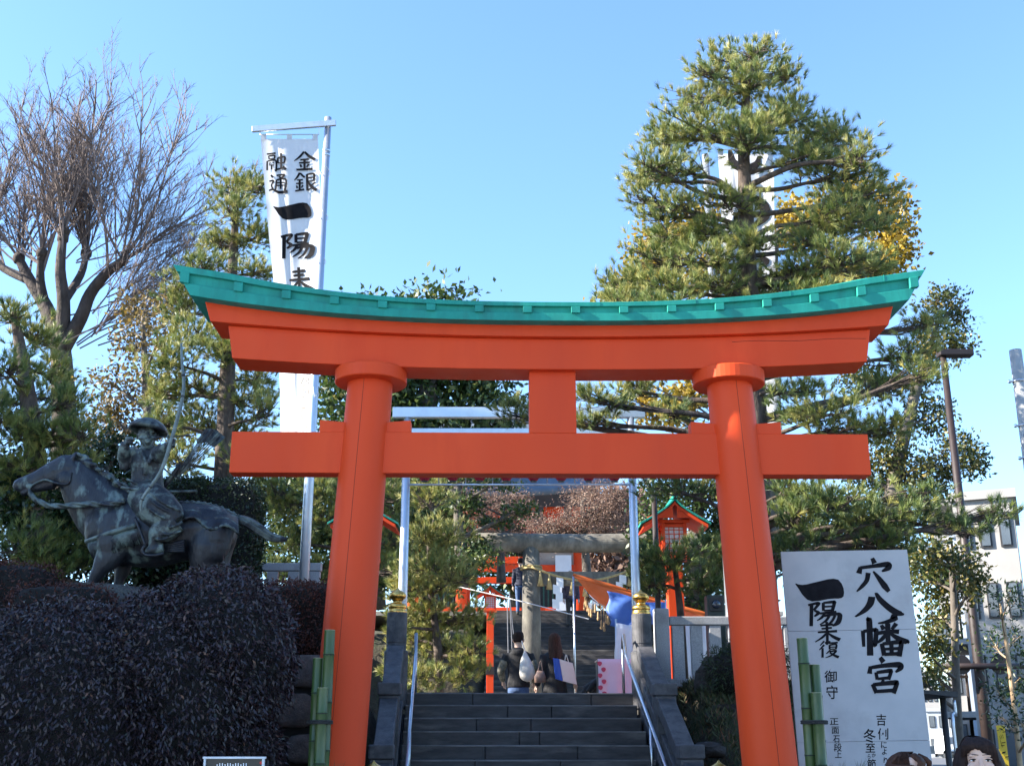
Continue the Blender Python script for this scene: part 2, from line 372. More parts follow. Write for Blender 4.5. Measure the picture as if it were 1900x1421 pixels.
for sgn, nm in ((-1, 'left'), (1, 'right')):
    bl = thing('stone_balustrade', 'dark stone stair balustrade with gold-capped newels, ' + ('beside the bamboo next to the purple hedge' if sgn < 0 else 'on the side of the granite fence'), 'balustrade', S(sgn * 1.56, 2, 0), 'stair balustrades')
    A = sgn * 1.56
    for s, zb in ((-.02, .13), (3.98, 2.16)):
        x = MB(); x.lathe(S(A, s, zb), [(.15, -.2), (.15, .5), (.125, .52), (.123, .60), (.128, .61), (.128, .97), (.12, .98)], 28)
        nw = x.build('newel', m_balus, bl, smooth=False)
        x = MB(); x.lathe(S(A, s, zb + .97), [(.118, 0), (.121, .01), (.121, .035), (.113, .042), (.113, .06), (.119, .068), (.119, .095), (.108, .108), (.1, .118), (.062, .13), (.056, .15), (.075, .172), (.1, .195), (.108, .222), (.1, .25), (.075, .272), (.04, .29), (.018, .305), (.004, .325)], 28)
        x.build('gold_finial', m_gold, nw, smooth=True)
    posts = [1.25, 2.55]
    knots = [.08] + posts + [3.88]
    for s in posts:
        z = slope_z(s); x = MB()
        x.hexa([S(A + a, s + t, z_) for z_ in (z - .25, z + .78) for a, t in ((-.115, -.1), (.115, -.1), (.115, .1), (-.115, .1))]); x.build('square_post', m_balus, bl, .01)
        x = MB(); x.hexa([S(A + a, s + t, z_) for z_ in (z + .782, z + .92) for a, t in ((-.13, -.12), (.13, -.12), (.13, .12), (-.13, .12))]); x.build('post_cap', m_balus, bl, .015)
    for s0, s1 in zip(knots, knots[1:]):
        s0 += .09; s1 -= .09
        for h0, h1, wd in ((.62, .80, .10), (.30, .42, .075), (-.1, .14, .11)):
            x = MB(); x.hexa([S(A - wd, s0, slope_z(s0) + h0), S(A + wd, s0, slope_z(s0) + h0), S(A + wd, s1, slope_z(s1) + h0), S(A - wd, s1, slope_z(s1) + h0),
                              S(A - wd, s0, slope_z(s0) + h1), S(A + wd, s0, slope_z(s0) + h1), S(A + wd, s1, slope_z(s1) + h1), S(A - wd, s1, slope_z(s1) + h1)])
            x.build('coping' if h0 > .5 else 'rail', m_balus, bl, .012)
        for t in (.33, .67):
            s = s0 + (s1 - s0) * t; z = slope_z(s); x = MB()
            x.hexa([S(A + a, s + b, z + q + b * .5) for q in (.13, .625) for a, b in ((-.06, -.05), (.06, -.05), (.06, .05), (-.06, .05))]); x.build('baluster', m_balus, bl, .006)
    # side plinth under the balustrade
    x = MB(); x.hexa([S(A - .14, .1, -.1), S(A + .14, .1, -.1), S(A + .14, 3.9, -.1), S(A - .14, 3.9, -.1), S(A - .14, .1, -.05), S(A + .14, .1, -.05), S(A + .14, 3.9, 1.9), S(A - .14, 3.9, 1.9)]); x.build('plinth', m_balus, bl)
    # steel handrail
    hr = thing('steel_handrail', 'thin steel handrail climbing the stairs, ' + ('on the purple hedge side' if sgn < 0 else 'on the granite fence side'), 'handrail', S(sgn * 1.31, 2, .2), 'steel handrails on the stairs')
    B = sgn * 1.31; hz = .68
    path = [S(B, 0, slope_z(0) + hz), S(B, 3.75, slope_z(3.75) + hz + .03), S(B, 3.9, 2.16 + hz + .03), S(B, 3.98, 2.16 + hz - .04), S(B, 4.0, 2.16 + hz - .13)]
    x = MB(); x.tube(path, .021, 12); x.build('rail', m_steel, hr, smooth=True)
    for s, zz in ((4.0, 2.16), (2.1, None), (.6, None)):
        z0 = zz if zz else math.ceil(s / TREAD) * RISE
        top = (2.16 + hz - .1) if zz else slope_z(s) + hz
        x = MB(); x.cyl(S(B, s, z0 - .03), S(B, s, top), .018, n=10); x.build('upright', m_steel, hr, smooth=True)
# ------------------------------------------------------------------ lettering: brush strokes as thin shapes
STROKES = {
 '穴': [[(47,2,9),(54,17,13)],[(15,28,9),(10,46,14)],[(14,30,8),(50,25,9),(90,20,14),(92,30,14),(74,40,4)],[(36,44,12),(32,66,11),(18,84,9),(4,98,3)],[(50,40,4),(66,60,11),(82,82,15),(94,98,9)]],
 '八': [[(34,16,12),(30,46,13),(18,74,11),(0,98,4)],[(42,0,5),(52,30,12),(70,62,15),(88,84,18),(100,88,5)]],
 '幡': [[(3,36,8),(5,76,6)],[(4,38,7),(28,34,8),(32,38,9),(29,72,9),(23,66,3)],[(13,12,6),(17,12,11),(19,98,12)],[(64,0,9),(74,5,11),(56,14,8),(36,18,3)],[(43,22,6),(49,33,10)],[(76,18,9),(66,33,6)],[(32,43,8),(64,38,8),(82,39,10)],[(57,18,10),(58,64,9)],[(54,44,7),(44,58,8),(32,68,3)],[(62,42,5),(78,54,10),(99,64,11),(100,66,3)],[(44,68,8),(50,98,9)],[(46,69,7),(84,64,10),(87,68,9),(82,100,10)],[(50,82,6),(82,80,7)],[(65,68,8),(66,94,8)],[(50,95,7),(80,93,8)]],
 '宮': [[(38,2,10),(48,15,13)],[(10,26,8),(8,46,13)],[(10,30,8),(50,24,10),(92,22,14),(97,30,13),(82,42,4)],[(26,42,8),(30,62,9)],[(28,43,7),(66,38,10),(69,42,9),(62,62,9)],[(30,60,6),(64,57,8)],[(48,62,8),(42,72,6)],[(16,74,9),(28,98,11)],[(18,76,8),(80,70,12),(85,75,11),(76,99,12)],[(28,94,8),(74,91,9)]],
 '一': [[(1,28,6),(8,34,26),(20,44,46),(50,45,52),(75,42,60),(88,42,62),(97,44,48)]],
 '陽': [[(6,16,7),(32,8,9),(36,12,9),(22,36,6)],[(24,36,6),(36,46,10),(24,60,5)],[(16,14,9),(15,98,9)],[(50,6,8),(50,38,7)],[(50,7,7),(80,3,10),(82,7,9),(76,38,8)],[(52,22,6),(76,20,6)],[(52,37,6),(76,35,6)],[(40,48,7),(88,42,9)],[(54,50,8),(44,66,7),(32,76,3)],[(52,58,7),(88,50,10),(98,56,12),(92,84,13),(76,97,5)],[(68,56,7),(58,76,7),(40,92,3)],[(84,56,7),(74,80,7),(56,98,3)]],
 '来': [[(24,18,7),(72,12,9)],[(28,32,7),(68,27,8)],[(48,0,9),(50,52,9)],[(14,48,7),(88,42,10)],[(50,50,9),(50,98,9),(42,92,4)],[(46,54,8),(30,72,8),(4,92,3)],[(54,52,5),(74,68,11),(99,82,14)]],
 '復': [[(28,2,9),(8,28,4)],[(28,24,10),(4,54,4)],[(20,42,9),(20,98,10)],[(56,2,9),(40,24,4)],[(50,14,8),(94,10,9)],[(54,24,8),(54,50,8)],[(54,25,7),(86,22,9),(84,50,8)],[(56,37,6),(82,36,6)],[(56,49,6),(82,48,6)],[(58,54,8),(38,76,4)],[(54,64,7),(86,58,9),(64,84,8),(34,99,3)],[(54,68,6),(76,84,11),(99,96,13)]],
 '金': [[(48,2,8),(28,28,9),(2,50,3)],[(50,2,7),(72,26,12),(99,42,12)],[(30,44,7),(70,40,8)],[(24,60,7),(74,57,8)],[(50,42,9),(50,92,9)],[(30,68,7),(36,82,10)],[(70,66,9),(60,82,6)],[(12,95,8),(88,91,11)]],
 '銀': [[(24,2,8),(14,24,8),(0,42,3)],[(26,4,7),(36,16,8),(46,26,8)],[(12,40,6),(38,38,7)],[(8,58,6),(40,55,7)],[(24,40,8),(24,92,8)],[(10,68,6),(14,82,8)],[(38,66,7),(32,80,5)],[(4,96,7),(44,88,8)],[(56,10,8),(58,94,9)],[(56,12,7),(86,8,9),(86,46,8)],[(58,28,6),(84,26,6)],[(58,46,6),(84,44,6)],[(58,93,8),(76,80,4)],[(92,52,7),(76,66,6)],[(62,50,7),(78,76,12),(99,92,13)]],
 '融': [[(0,10,7),(46,4,8)],[(10,20,6),(12,37,6)],[(10,20,6),(40,17,7),(38,36,6)],[(12,36,5),(38,35,5)],[(2,48,7),(2,98,8)],[(4,48,6),(46,44,8),(48,98,8),(40,94,3)],[(18,54,5),(14,66,5)],[(32,52,5),(36,62,5)],[(12,70,5),(38,69,5)],[(25,70,7),(25,94,7)],[(56,30,7),(58,60,7)],[(56,30,7),(92,25,9),(90,58,8)],[(58,58,6),(90,56,7)],[(73,4,9),(74,88,9)],[(50,93,8),(94,84,9)],[(84,74,7),(98,94,12)]],
 '通': [[(10,6,8),(22,18,11)],[(2,38,7),(24,35,8),(14,58,7),(20,76,8)],[(0,86,7),(22,80,9),(52,94,12),(99,90,13)],[(40,8,7),(82,4,9),(64,22,7)],[(52,14,6),(68,24,9)],[(40,30,8),(36,80,7)],[(40,31,7),(88,27,9),(86,80,9),(78,76,3)],[(42,46,6),(84,44,6)],[(42,60,6),(84,58,6)],[(62,30,8),(62,78,8)]],
 'arc1': [[(4,20,10),(14,62,22),(50,84,26),(88,70,20),(98,40,8)]],
 'arc2': [[(10,16,12),(50,6,18),(88,30,24),(92,66,22),(60,96,8)],[(40,40,8),(20,70,14),(30,90,8)]],
 'box': [],
}
YI = [(0, 24, 27), (6, 27, 40), (14, 29, 60), (24, 27, 76), (34, 23, 82), (50, 17, 80), (66, 11, 75), (78, 9, 73), (88, 12, 73), (95, 24, 71), (99, 40, 66), (100, 52, 56)]
m_ink = M('brush_ink', (.008, .0075, .009), (.014, .013, .015), 12, .9, spec=.12)
def stroke_geo(pts, sub=5):
    if pts[-1][2] > 40: return [Vector((x_, 0, 0)) + Vector((0, y_, 0)) for x_, y_, _ in YI], [Vector((x_, y_, 0)) for x_, _, y_ in YI]
    """returns polygons (quads) of one tapered stroke in 0-100 space"""
    c = curve([(p[0], p[1], 0) for p in pts], sub); w = resamp([p[2] for p in pts], sub)
    L, Rr = [], []
    for i, p in enumerate(c):
        t = (c[min(i + 1, len(c) - 1)] - c[max(i - 1, 0)]); t.normalize(); n = Vector((-t.y, t.x, 0))
        L.append(p + n * w[i] / 2); Rr.append(p - n * w[i] / 2)
    return L, Rr
def brush(ch, box, fn, parent, mat=m_ink, name='brush_character', fat=1.0):
    """draw a character into pixel box (x0,y0,x1,y1); fn(px,py,lift) -> 3D point on the surface"""
    x0, y0, x1, y1 = box; b = MB()
    for k, st in enumerate(STROKES[ch]):
        L, Rr = stroke_geo([(p[0], p[1], p[2] * (fat if ch != '一' else 1)) for p in st], 5); n = len(L); lift = .002 + .00035 * k
        o = len(b.v)
        for q in L + Rr: b.v.append(fn(x0 + q.x / 100 * (x1 - x0), y0 + q.y / 100 * (y1 - y0), lift))
        for i in range(n - 1): b.f.append((o + i, o + i + 1, o + n + i + 1, o + n + i))
    V = np.array([tuple(q) for q in b.v]); return link_mesh(name, V, np.array(b.f), mat, parent)
def glyph(ch, box, fn, parent, mat=m_ink, off=.012, name='character', lift=.002):
    c = bpy.data.curves.new('glyph', 'FONT'); c.body = ch; c.offset = off; c.resolution_u = 3
    o = bpy.data.objects.new('glyph', c); COL.objects.link(o); bpy.context.view_layer.update()
    me = bpy.data.meshes.new_from_object(o.evaluated_get(bpy.context.evaluated_depsgraph_get()))
    bpy.data.objects.remove(o); bpy.data.curves.remove(c)
    V = np.empty(len(me.vertices) * 3); me.vertices.foreach_get('co', V); V = V.reshape(-1, 3)
    F_ = [tuple(p.vertices) for p in me.polygons]; bpy.data.meshes.remove(me)
    mn, mx = V.min(0), V.max(0); x0, y0, x1, y1 = box; W = np.maximum(mx - mn, 1e-4)
    pts = [fn(x0 + (v[0] - mn[0]) / W[0] * (x1 - x0), y1 - (v[1] - mn[1]) / W[1] * (y1 - y0), lift) for v in V]
    b = MB(); b.v = pts; b.f = F_
    return b.build(name, mat, parent)

# ------------------------------------------------------------------ tall white sign board
m_board = M('white_board', (.38, .37, .37), (.43, .415, .41), 3, .6, .0008, bscale=30, c3=(.30, .29, .285), s3=2.6, lo3=.52, hi3=.8)
m_boardedge = M('board_edge', (.35, .33, .30), (.45, .42, .38), 20, .8)
YS = 11.15
TL, TR = P(1449, 1023, YS), P(1683, 1019, YS)
ex = (TR - TL).normalized(); ez = Vector((-ex.z, 0, ex.x)); SW = (TR - TL).length
sign = thing('sign_board', 'tall white wooden sign with black brush calligraphy beside the right torii pillar', 'sign', (TL + ex * SW / 2 - ez * 3.4))
heights = [0, .755, 1.76, 2.67, 3.38]
for h0, h1 in zip(heights, heights[1:]):
    a = TL - ez * (h0 + .0012); c = TL - ez * (h1 - .0012); b = MB(); D = Vector((0, .02, 0))
    b.hexa([c, c + ex * SW, c + ex * SW + D, c + D, a, a + ex * SW, a + ex * SW + D, a + D]); b.build('board_panel', m_board, sign, .002)
b = MB(); o_ = TL + Vector((0, .021, 0)); D = Vector((0, .002, 0)); p0 = o_ - ez * 3.37; q0 = o_ - ez * .005
b.hexa([p0, p0 + ex * SW, p0 + ex * SW + D, p0 + D, q0, q0 + ex * SW, q0 + ex * SW + D, q0 + D]); b.build('gap_light_stop', m_boardedge, sign)  # sheet added so no light shows through the panel gaps
for u in (.02, SW / 2, SW - .06):
    b = MB(); D = Vector((0, .05, 0)); o_ = TL + Vector((0, .024, 0)); p0 = o_ + ex * u - ez * 3.40; p1 = p0 + ex * .045; q0 = o_ + ex * u - ez * .02; q1 = q0 + ex * .045
    b.hexa([p0, p1, p1 + D, p0 + D, q0, q1, q1 + D, q0 + D]); b.build('back_batten', m_boardedge, sign)
def sfn(px, py, lift): return P(px, py, YS - lift)
def cb(x0, y0, x1, y1): return (1440 + x0 / 3.457, 1010 + y0 / 3.457, 1440 + x1 / 3.457, 1010 + y1 / 3.457)
for ch, bx in (('穴', (508, 82, 738, 305)), ('八', (508, 308, 822, 466)), ('幡', (548, 458, 842, 716)), ('宮', (582, 718, 806, 955)), ('一', (124, 200, 436, 400)),
               ('陽', (192, 362, 414, 526)), ('来', (244, 494, 412, 636)), ('復', (272, 616, 404, 726))):
    brush(ch, cb(*bx), sfn, sign, fat=1.2 if ch in '陽来復' else 1.18)
for ch, bx in (('御', (310, 778, 390, 884)), ('守', (322, 902, 396, 990)), ('正', (344, 1112, 400, 1154)), ('面', (356, 1166, 404, 1212)), ('石', (366, 1222, 408, 1270)),
               ('段', (370, 1272, 422, 1326)), ('上', (378, 1322, 420, 1366)), ('吉', (643, 1086, 706, 1160)), ('例', (653, 1176, 720, 1250)), ('に', (674, 1262, 710, 1304)),
               ('よ', (680, 1306, 710, 1346)), ('り', (690, 1362, 715, 1416)), ('冬', (560, 1180, 640, 1270)), ('至', (574, 1275, 636, 1332)), ('か', (614, 1336, 640, 1362)),
               ('ら', (588, 1342, 606, 1372)), ('節', (584, 1374, 640, 1440))):
    glyph(ch, cb(*bx), sfn, sign)

# ------------------------------------------------------------------ kadomatsu (cut bamboo decorations)
m_bamboo = M('bamboo', (.024, .055, .012), (.045, .08, .018), 9, .4, .0015, stretch=(1, 1, .25), c3=(.09, .11, .035), s3=6, lo3=.52)
m_bamcut = M('bamboo_cut', (.45, .42, .25), (.55, .5, .32), 20, .7)
m_rope_dark = M('dark_rope', (.012, .012, .012), (.03, .028, .026), 60, .9, .003)
m_straw = M('straw', (.34, .25, .11), (.46, .36, .17), 40, .9, .006, stretch=(1, 1, .1))
def kadomatsu(stalks, Y, label, bx):
    base = P(bx, 1400, Y); base.z = 0
    k = thing('bamboo_decoration', label, 'bamboo', base, 'new year bamboo decorations')
    mid = []
    for px, top, dy in stalks:
        t = P(px, top, Y + dy); r = .0435; zb = .42
        b = MB(); zs = []; nd = []; z = t.z
        z -= random.uniform(.18, .42)
        while z > zb: nd.append(z); z -= random.uniform(.30, .40)
        prof = [(r, t.z), (r, t.z - .01)]
        for q in nd: prof += [(r, q + .014), (r * 1.09, q + .006), (r * .97, q), (r * 1.07, q - .006), (r, q - .014)]
        prof += [(r * 1.04, zb)]
        b.lathe((t.x, t.y, 0), prof[::-1], 20); st = b.build('bamboo_stalk', m_bamboo, k, smooth=True)
        md = st.modifiers.new('edge', 'EDGE_SPLIT'); md.split_angle = R(50)
        for q in nd:
            b = MB(); b.lathe((t.x, t.y, q), [(r * 1.02, -.004), (r * 1.05, 0), (r * 1.02, .004)], 20); b.build('node_ring', m_rope_dark, st)
        b = MB(); b.lathe((t.x, t.y, t.z + .0006), [(r * .985, 0), (r * .985, .002)], 20); b.build('cut_end', m_bamcut, st)
        mid.append(Vector((t.x, t.y, 0)))
    c = sum(mid, Vector()) / 3
    for zz in ([P(bx, 1341, Y).z] if True else []):
        b = MB()
        for q in range(2):
            hull = []
            for i in range(28):
                an = 2 * math.pi * i / 28; d = Vector((math.cos(an), math.sin(an), 0))
                best = max((m_ - c).dot(d) for m_ in mid) + .051; hull.append(c + d * best * (1 if True else 1) + Vector((0, 0, zz + .014 * q)))
            b.tube(hull + [hull[0]], .009, 6)
        b.build('rope_band', m_rope_dark, k, smooth=True)
    b = MB(); b.lathe((c.x, c.y, 0), [(.24, 0), (.25, .05), (.235, .1), (.25, .15), (.235, .2), (.25, .25), (.235, .3), (.25, .35), (.235, .4), (.25, .45), (.22, .5), (.05, .5)], 28); b.build('straw_wrap', m_straw, k, smooth=True)
    return k, c
kadoL = kadomatsu([(612, 1169, .0), (591, 1221, .05), (599, 1276, -.07)], 9.55, 'cut green bamboo stalks tied with black rope beside the stone wall', 602)
kadoR = kadomatsu([(1488, 1184, .0), (1511, 1233, .05), (1514, 1285, -.07)], 9.55, 'cut green bamboo stalks tied with black rope in front of the white sign', 1505)

# ------------------------------------------------------------------ left stone retaining wall
wall = thing('stone_wall', 'dark rough stone retaining wall under the red hedge, left of the stairs', 'stone wall', (-4, 11.2, 0))
b = MB(); b.box((-4.35, 11.45, 1.18), (5.5, .3, 2.36)); b.build('wall_core', M('joint', (.008, .007, .006), rough=1), wall)
def wstone(x0, x1, z0, z1, Y):
    n = 9; cx_, cz_ = (x0 + x1) / 2, (z0 + z1) / 2; hx, hz = (x1 - x0) / 2 - .008, (z1 - z0) / 2 - .008; b = MB(); rings = []
    ph = [random.uniform(.9, 1.0) for _ in range(12)]; bul = random.uniform(.03, .08)
    for sc, d in ((1, .06), (.985, -.0), (.88, -bul * .75), (.5, -bul), ):
        rings.append([Vector((cx_ + hx * sc * ph[i] * math.copysign(abs(math.cos(a)) ** .42, math.cos(a)), Y + d + random.uniform(-.006, .006), cz_ + hz * sc * ph[i] * math.copysign(abs(math.sin(a)) ** .42, math.sin(a)))) for i, a in enumerate(2 * math.pi * (j + .5) / 12 for j in range(12))])
    for r_ in rings: b.v += r_
    for q in range(3):
        for j in range(12): b.f.append((q * 12 + j, q * 12 + (j + 1) % 12, q * 12 + 12 + (j + 1) % 12, q * 12 + 12 + j))
    b.f.append(tuple(36 + j for j in range(12))); b.build('wall_stone', m_wallstone, wall, smooth=True)
z = 0
for hrow in (.5, .42, .44, .33, .36, .33):
    x = -7.0 + random.uniform(-.3, 0)
    while x < -1.62:
        wd = random.uniform(.34, .62); x1 = min(x + wd, -1.6)
        if -1.6 - x1 < .2: x1 = -1.6
        wstone(x, x1, z + random.uniform(-.02, .02), z + hrow + random.uniform(-.02, .02), 11.27); x = x1
    z += hrow

# ------------------------------------------------------------------ granite picket fences
def fence(x0, x1, Y, z0, label, np_, postw=.19):
    f = thing('granite_fence', label, 'fence', ((x0 + x1) / 2, Y, z0), 'granite picket fences')
    b = MB(); b.box((x0 + postw / 2, Y, z0 + .4), (postw, .19, .95)); b.build('end_post', m_granite, f, .012)
    b = MB(); b.box(((x0 + postw + x1) / 2 + .002, Y, z0 + .72), (x1 - x0 - postw - .004, .13, .11)); b.build('top_rail', m_granite, f, .012)
    b = MB(); b.box(((x0 + x1) / 2, Y, z0 - .06), (x1 - x0 + .02, .24, .1)); b.build('base_rail', m_granite, f, .012)
    for i in range(np_):
        xx = x0 + postw + .11 + i * (x1 - x0 - postw - .2) / max(1, np_ - 1)
        b = MB(); b.box((xx, Y, z0 + .325), (.15, .11, .67)); b.build('picket', m_granite, f, .008)
    return f
pf = P(1217, 1258, 15.25)
fence(pf.x, pf.x + 2.55, 15.25, pf.z, 'grey granite picket fence above the grassy bank right of the stairs', 10)
pl = P(470, 1075, 16.3)
fence(pl.x - 1.5, pl.x + .95, 16.3, pl.z - .55, 'grey granite picket fence behind the clipped green hedge', 8)

# ------------------------------------------------------------------ silver frame with red paper lanterns
YF = 15.75
fr = thing('lantern_frame', 'silver pole frame hung with red paper lanterns at the head of the stairs', 'frame', (.1, YF, 2.16))
pL, pR = P(752, 935, YF), P(1177, 1000, YF)
ztop = P(760, 768, YF).z
for p in (pL, pR):
    b = MB(); b.tube([(p.x, YF, 2.1), (p.x, YF, 3.6), (p.x, YF, ztop - .04)], [.062, .062, .05], 20); b.build('pole', m_alu, fr, smooth=True)
x0, x1 = P(729, 766, YF).x, pR.x + .2
for y0, y1 in ((757, 776), (795, 808)):
    za, zb_ = P(760, y0, YF).z, P(760, y1, YF).z; zm = (za + zb_) / 2
    b = MB(); b.box(((x0 + x1) / 2 if y0 < 780 else (pL.x + pR.x) / 2, YF, zm + (.004 if y0 < 780 else 0)), (x1 - x0 if y0 < 780 else pR.x - pL.x - .09, .1 if y0 < 780 else .05, za - zb_)); b.build('cross_beam', m_alu, fr, .006)
zr = P(960, 899, YF).z
b = MB(); b.cyl((pL.x + .05, YF, zr), (pR.x - .05, YF, zr), .014, n=10); b.build('lower_rail', m_alu, fr, smooth=True)
zu = P(960, 806, YF).z
for px in (814, 864, 914, 965, 1015, 1066, 1117):
    xx = P(px, 890, YF).x; b = MB(); b.cyl((xx, YF, zr), (xx, YF, zu), .008, n=8); b.build('upright_bar', m_alu, fr, smooth=True)
m_redpaper = M('red_lantern_paper', (.42, .012, .035), (.5, .02, .05), 10, .6, transl=.3)
lan = None
for px in (788, 840, 890, 939.5, 990, 1041, 1092, 1140):
    c = P(px, 880, YF)
    if lan is None:
        lan = thing('paper_lantern', 'round crimson paper lantern hanging in the silver frame', 'lantern', c, 'paper lanterns on the silver frame')
        prof = []
        for i in range(15):
            t = -1 + 2 * i / 14; rr = math.sqrt(max(0, 1 - (t * .88) ** 2)); prof.append((.088 * rr * (1 if i % 2 else .965), .095 * t))
        b = MB(); b.lathe(c, prof, 20); b.build('paper_shade', m_redpaper, lan)
        b = MB(); b.lathe(c + Vector((0, 0, .086)), [(.045, 0), (.045, .02), (.02, .022)], 14).lathe(c + Vector((0, 0, -.108)), [(.02, 0), (.045, .002), (.045, .022)], 14); b.build('rim', m_black, lan)
        b = MB(); b.cyl(c + Vector((0, 0, .1)), Vector((c.x, c.y, zu)), .003, n=5); b.build('cord', m_black, lan)
    else: copy_tree(lan, (c.x, c.y, c.z))

# ------------------------------------------------------------------ banners
m_cloth = M('banner_cloth', (.62, .63, .66), (.7, .71, .73), 2, .85, .001, bscale=200, transl=.35)
m_cord = M('white_cord', (.7, .7, .7), rough=.8)
def banner(px_base, px_top, ytop, Y, rows, arm, chars, label, plabel):
    pt = P(px_top, ytop, Y)
    root = thing('banner_pole', plabel, 'pole', (pt.x, Y, 2.3), 'tall silver banner poles')
    b = MB(); b.tube([(pt.x, Y, 1.4), (pt.x, Y, 5), (pt.x, Y, pt.z)], [.068, .064, .05], 20); b.build('pole', m_alu, root, smooth=True)
    for zz in (.55, .62):
        b = MB(); b.lathe((pt.x, Y, pt.z - zz), [(.056, 0), (.058, .012), (.056, .024)], 16); b.build('collar', m_steel, root)
    (ax0, ay0), (ax1, ay1) = arm
    a0, a1 = P(ax0, ay0, Y - .075), P(ax1, ay1, Y - .075); dirv = (a1 - a0).normalized()
    b = MB(); up = Vector((-dirv.z, 0, dirv.x)) * .045; D = Vector((0, .045, 0))
    b.hexa([a0 - up, a1 - up, a1 - up + D, a0 - up + D, a0 + up, a1 + up, a1 + up + D, a0 + up + D]); b.build('cross_arm', m_alu, root, .006)
    ban = thing('banner', label, 'banner', (pt.x, Y, P(px_base, rows[-1][0], Y).z), 'white festival banners')
    ys_ = [r[0] for r in rows]
    def row(y):
        return [lerp_table([(r[0], r[k]) for r in rows], y) for k in (1, 2, 3)]
    def surf(px, py, lift=0):
        xl, xr, dl = row(py); u = (px - xl) / (xr - xl)
        fold = .022 * math.sin(u * 9 + py * .004) + .03 * math.exp(-((u - .28 - (py - 260) * .0004) / .06) ** 2)
        return P(px, py, Y + dl * (1 - u) + fold - lift)
    b = MB()
    def g_(a, c):
        py = ys_[0] + (ys_[-1] - ys_[0]) * c; xl, xr, _ = row(py); return surf(xl + (xr - xl) * a, py)
    b.grid(g_, 52, 110); b.build('cloth', m_cloth, ban, smooth=True)
    rr = rows[0]
    r0, r1 = P(rr[1] - 2, rr[0] - 8, Y), P(rr[2] + 2, rr[0] - 8, Y)
    b = MB(); b.cyl(r0, r1, .008, n=8); b.build('hanging_rod', m_steel, ban, smooth=True)
    for t in (.05, .5, .95):
        xx = rr[1] + (rr[2] - rr[1]) * t; b = MB()
        b.add([P(xx - 5, rr[0] - 9, Y - .012), P(xx + 5, rr[0] - 9, Y - .012), P(xx + 5, rr[0] + 2, Y - .004), P(xx - 5, rr[0] + 2, Y - .004)], [(0, 1, 2, 3)]); b.build('hanging_loop', m_cloth, ban, solid=.003)
    for (p_, q_) in ((r0, a0 + (a1 - a0) * .12), (r1, a0 + (a1 - a0) * .8)):
        b = MB(); b.cyl(p_, q_, .004, n=6); b.build('cord', m_cord, ban)
    # ties from cloth edge to the pole
    side = 2 if abs(rows[2][2] - px_top) < abs(rows[2][1] - px_top) else 1
    for t in np.linspace(.1, .93, 7):
        py = ys_[0] + (ys_[-1] - ys_[0]) * t; e = surf(row(py)[side - 1], py); b = MB()
        b.tube(curve([e, Vector(((e.x + pt.x) / 2, (e.y + Y) / 2 - .06, e.z - .08)), Vector((pt.x, Y - .06, e.z + .05)), Vector((pt.x + .07, Y, e.z - .03)), Vector((pt.x + .02, Y - .03, e.z - .14))], 4), .006, 5); b.build('tie_cord', m_cord, ban)
    for ch, bx, mt in chars: brush(ch, bx, lambda x_, y_, l_: surf(x_, y_, l_ + .012), ban, mt, fat=1.2)
    return ban
m_inkbacklit = M('backlit_ink', (.22, .19, .16), (.3, .27, .23), 9, .8)  # paler colour imitates black ink seen with light coming through the cloth
banner(586, 609, 219, 15.0, [(258, 484, 590, 0), (300, 487, 592, 0), (377, 494, 594, 0), (450, 500, 591, .1), (527, 508, 587, .3), (620, 515, 590, .5), (690, 519, 592, .55), (740, 520, 590, .6), (850, 521, 583, .65)],
       ((467, 239), (623, 227)), [('金', (545, 281, 585, 317), m_ink), ('銀', (546, 320, 588, 356), m_ink), ('融', (495, 283, 531, 317), m_ink), ('通', (499, 323, 534, 359), m_ink), ('一', (507, 372, 578, 416), m_ink),
                                  ('陽', (517, 432, 581, 481), m_ink), ('来', (530, 496, 580, 546), m_ink), ('復', (536, 580, 584, 632), m_ink), ('御', (556, 694, 582, 732), m_inkbacklit) if '御' in STROKES else ('銀', (556, 696, 582, 738), m_inkbacklit), ('融', (556, 752, 582, 792), m_inkbacklit)],
       'white banner with black brush characters hanging from the pole beside the bare tree', 'tall silver pole with a cross arm beside the slim left pine')
banner(1390, 1309, 288, 15.3, [(286, 1332, 1434, .3), (330, 1335, 1436, .2), (440, 1340, 1437, .1), (560, 1350, 1441, 0), (700, 1365, 1447, 0), (830, 1378, 1453, 0)],
       ((1296, 256), (1450, 268)), [('arc1', (1352, 268, 1410, 322), m_ink), ('arc2', (1352, 362, 1424, 424), m_ink), ('穴', (1362, 470, 1426, 530), m_ink)],
       'white banner with black characters half hidden behind the big right pine', 'tall silver pole hidden behind the big right pine')
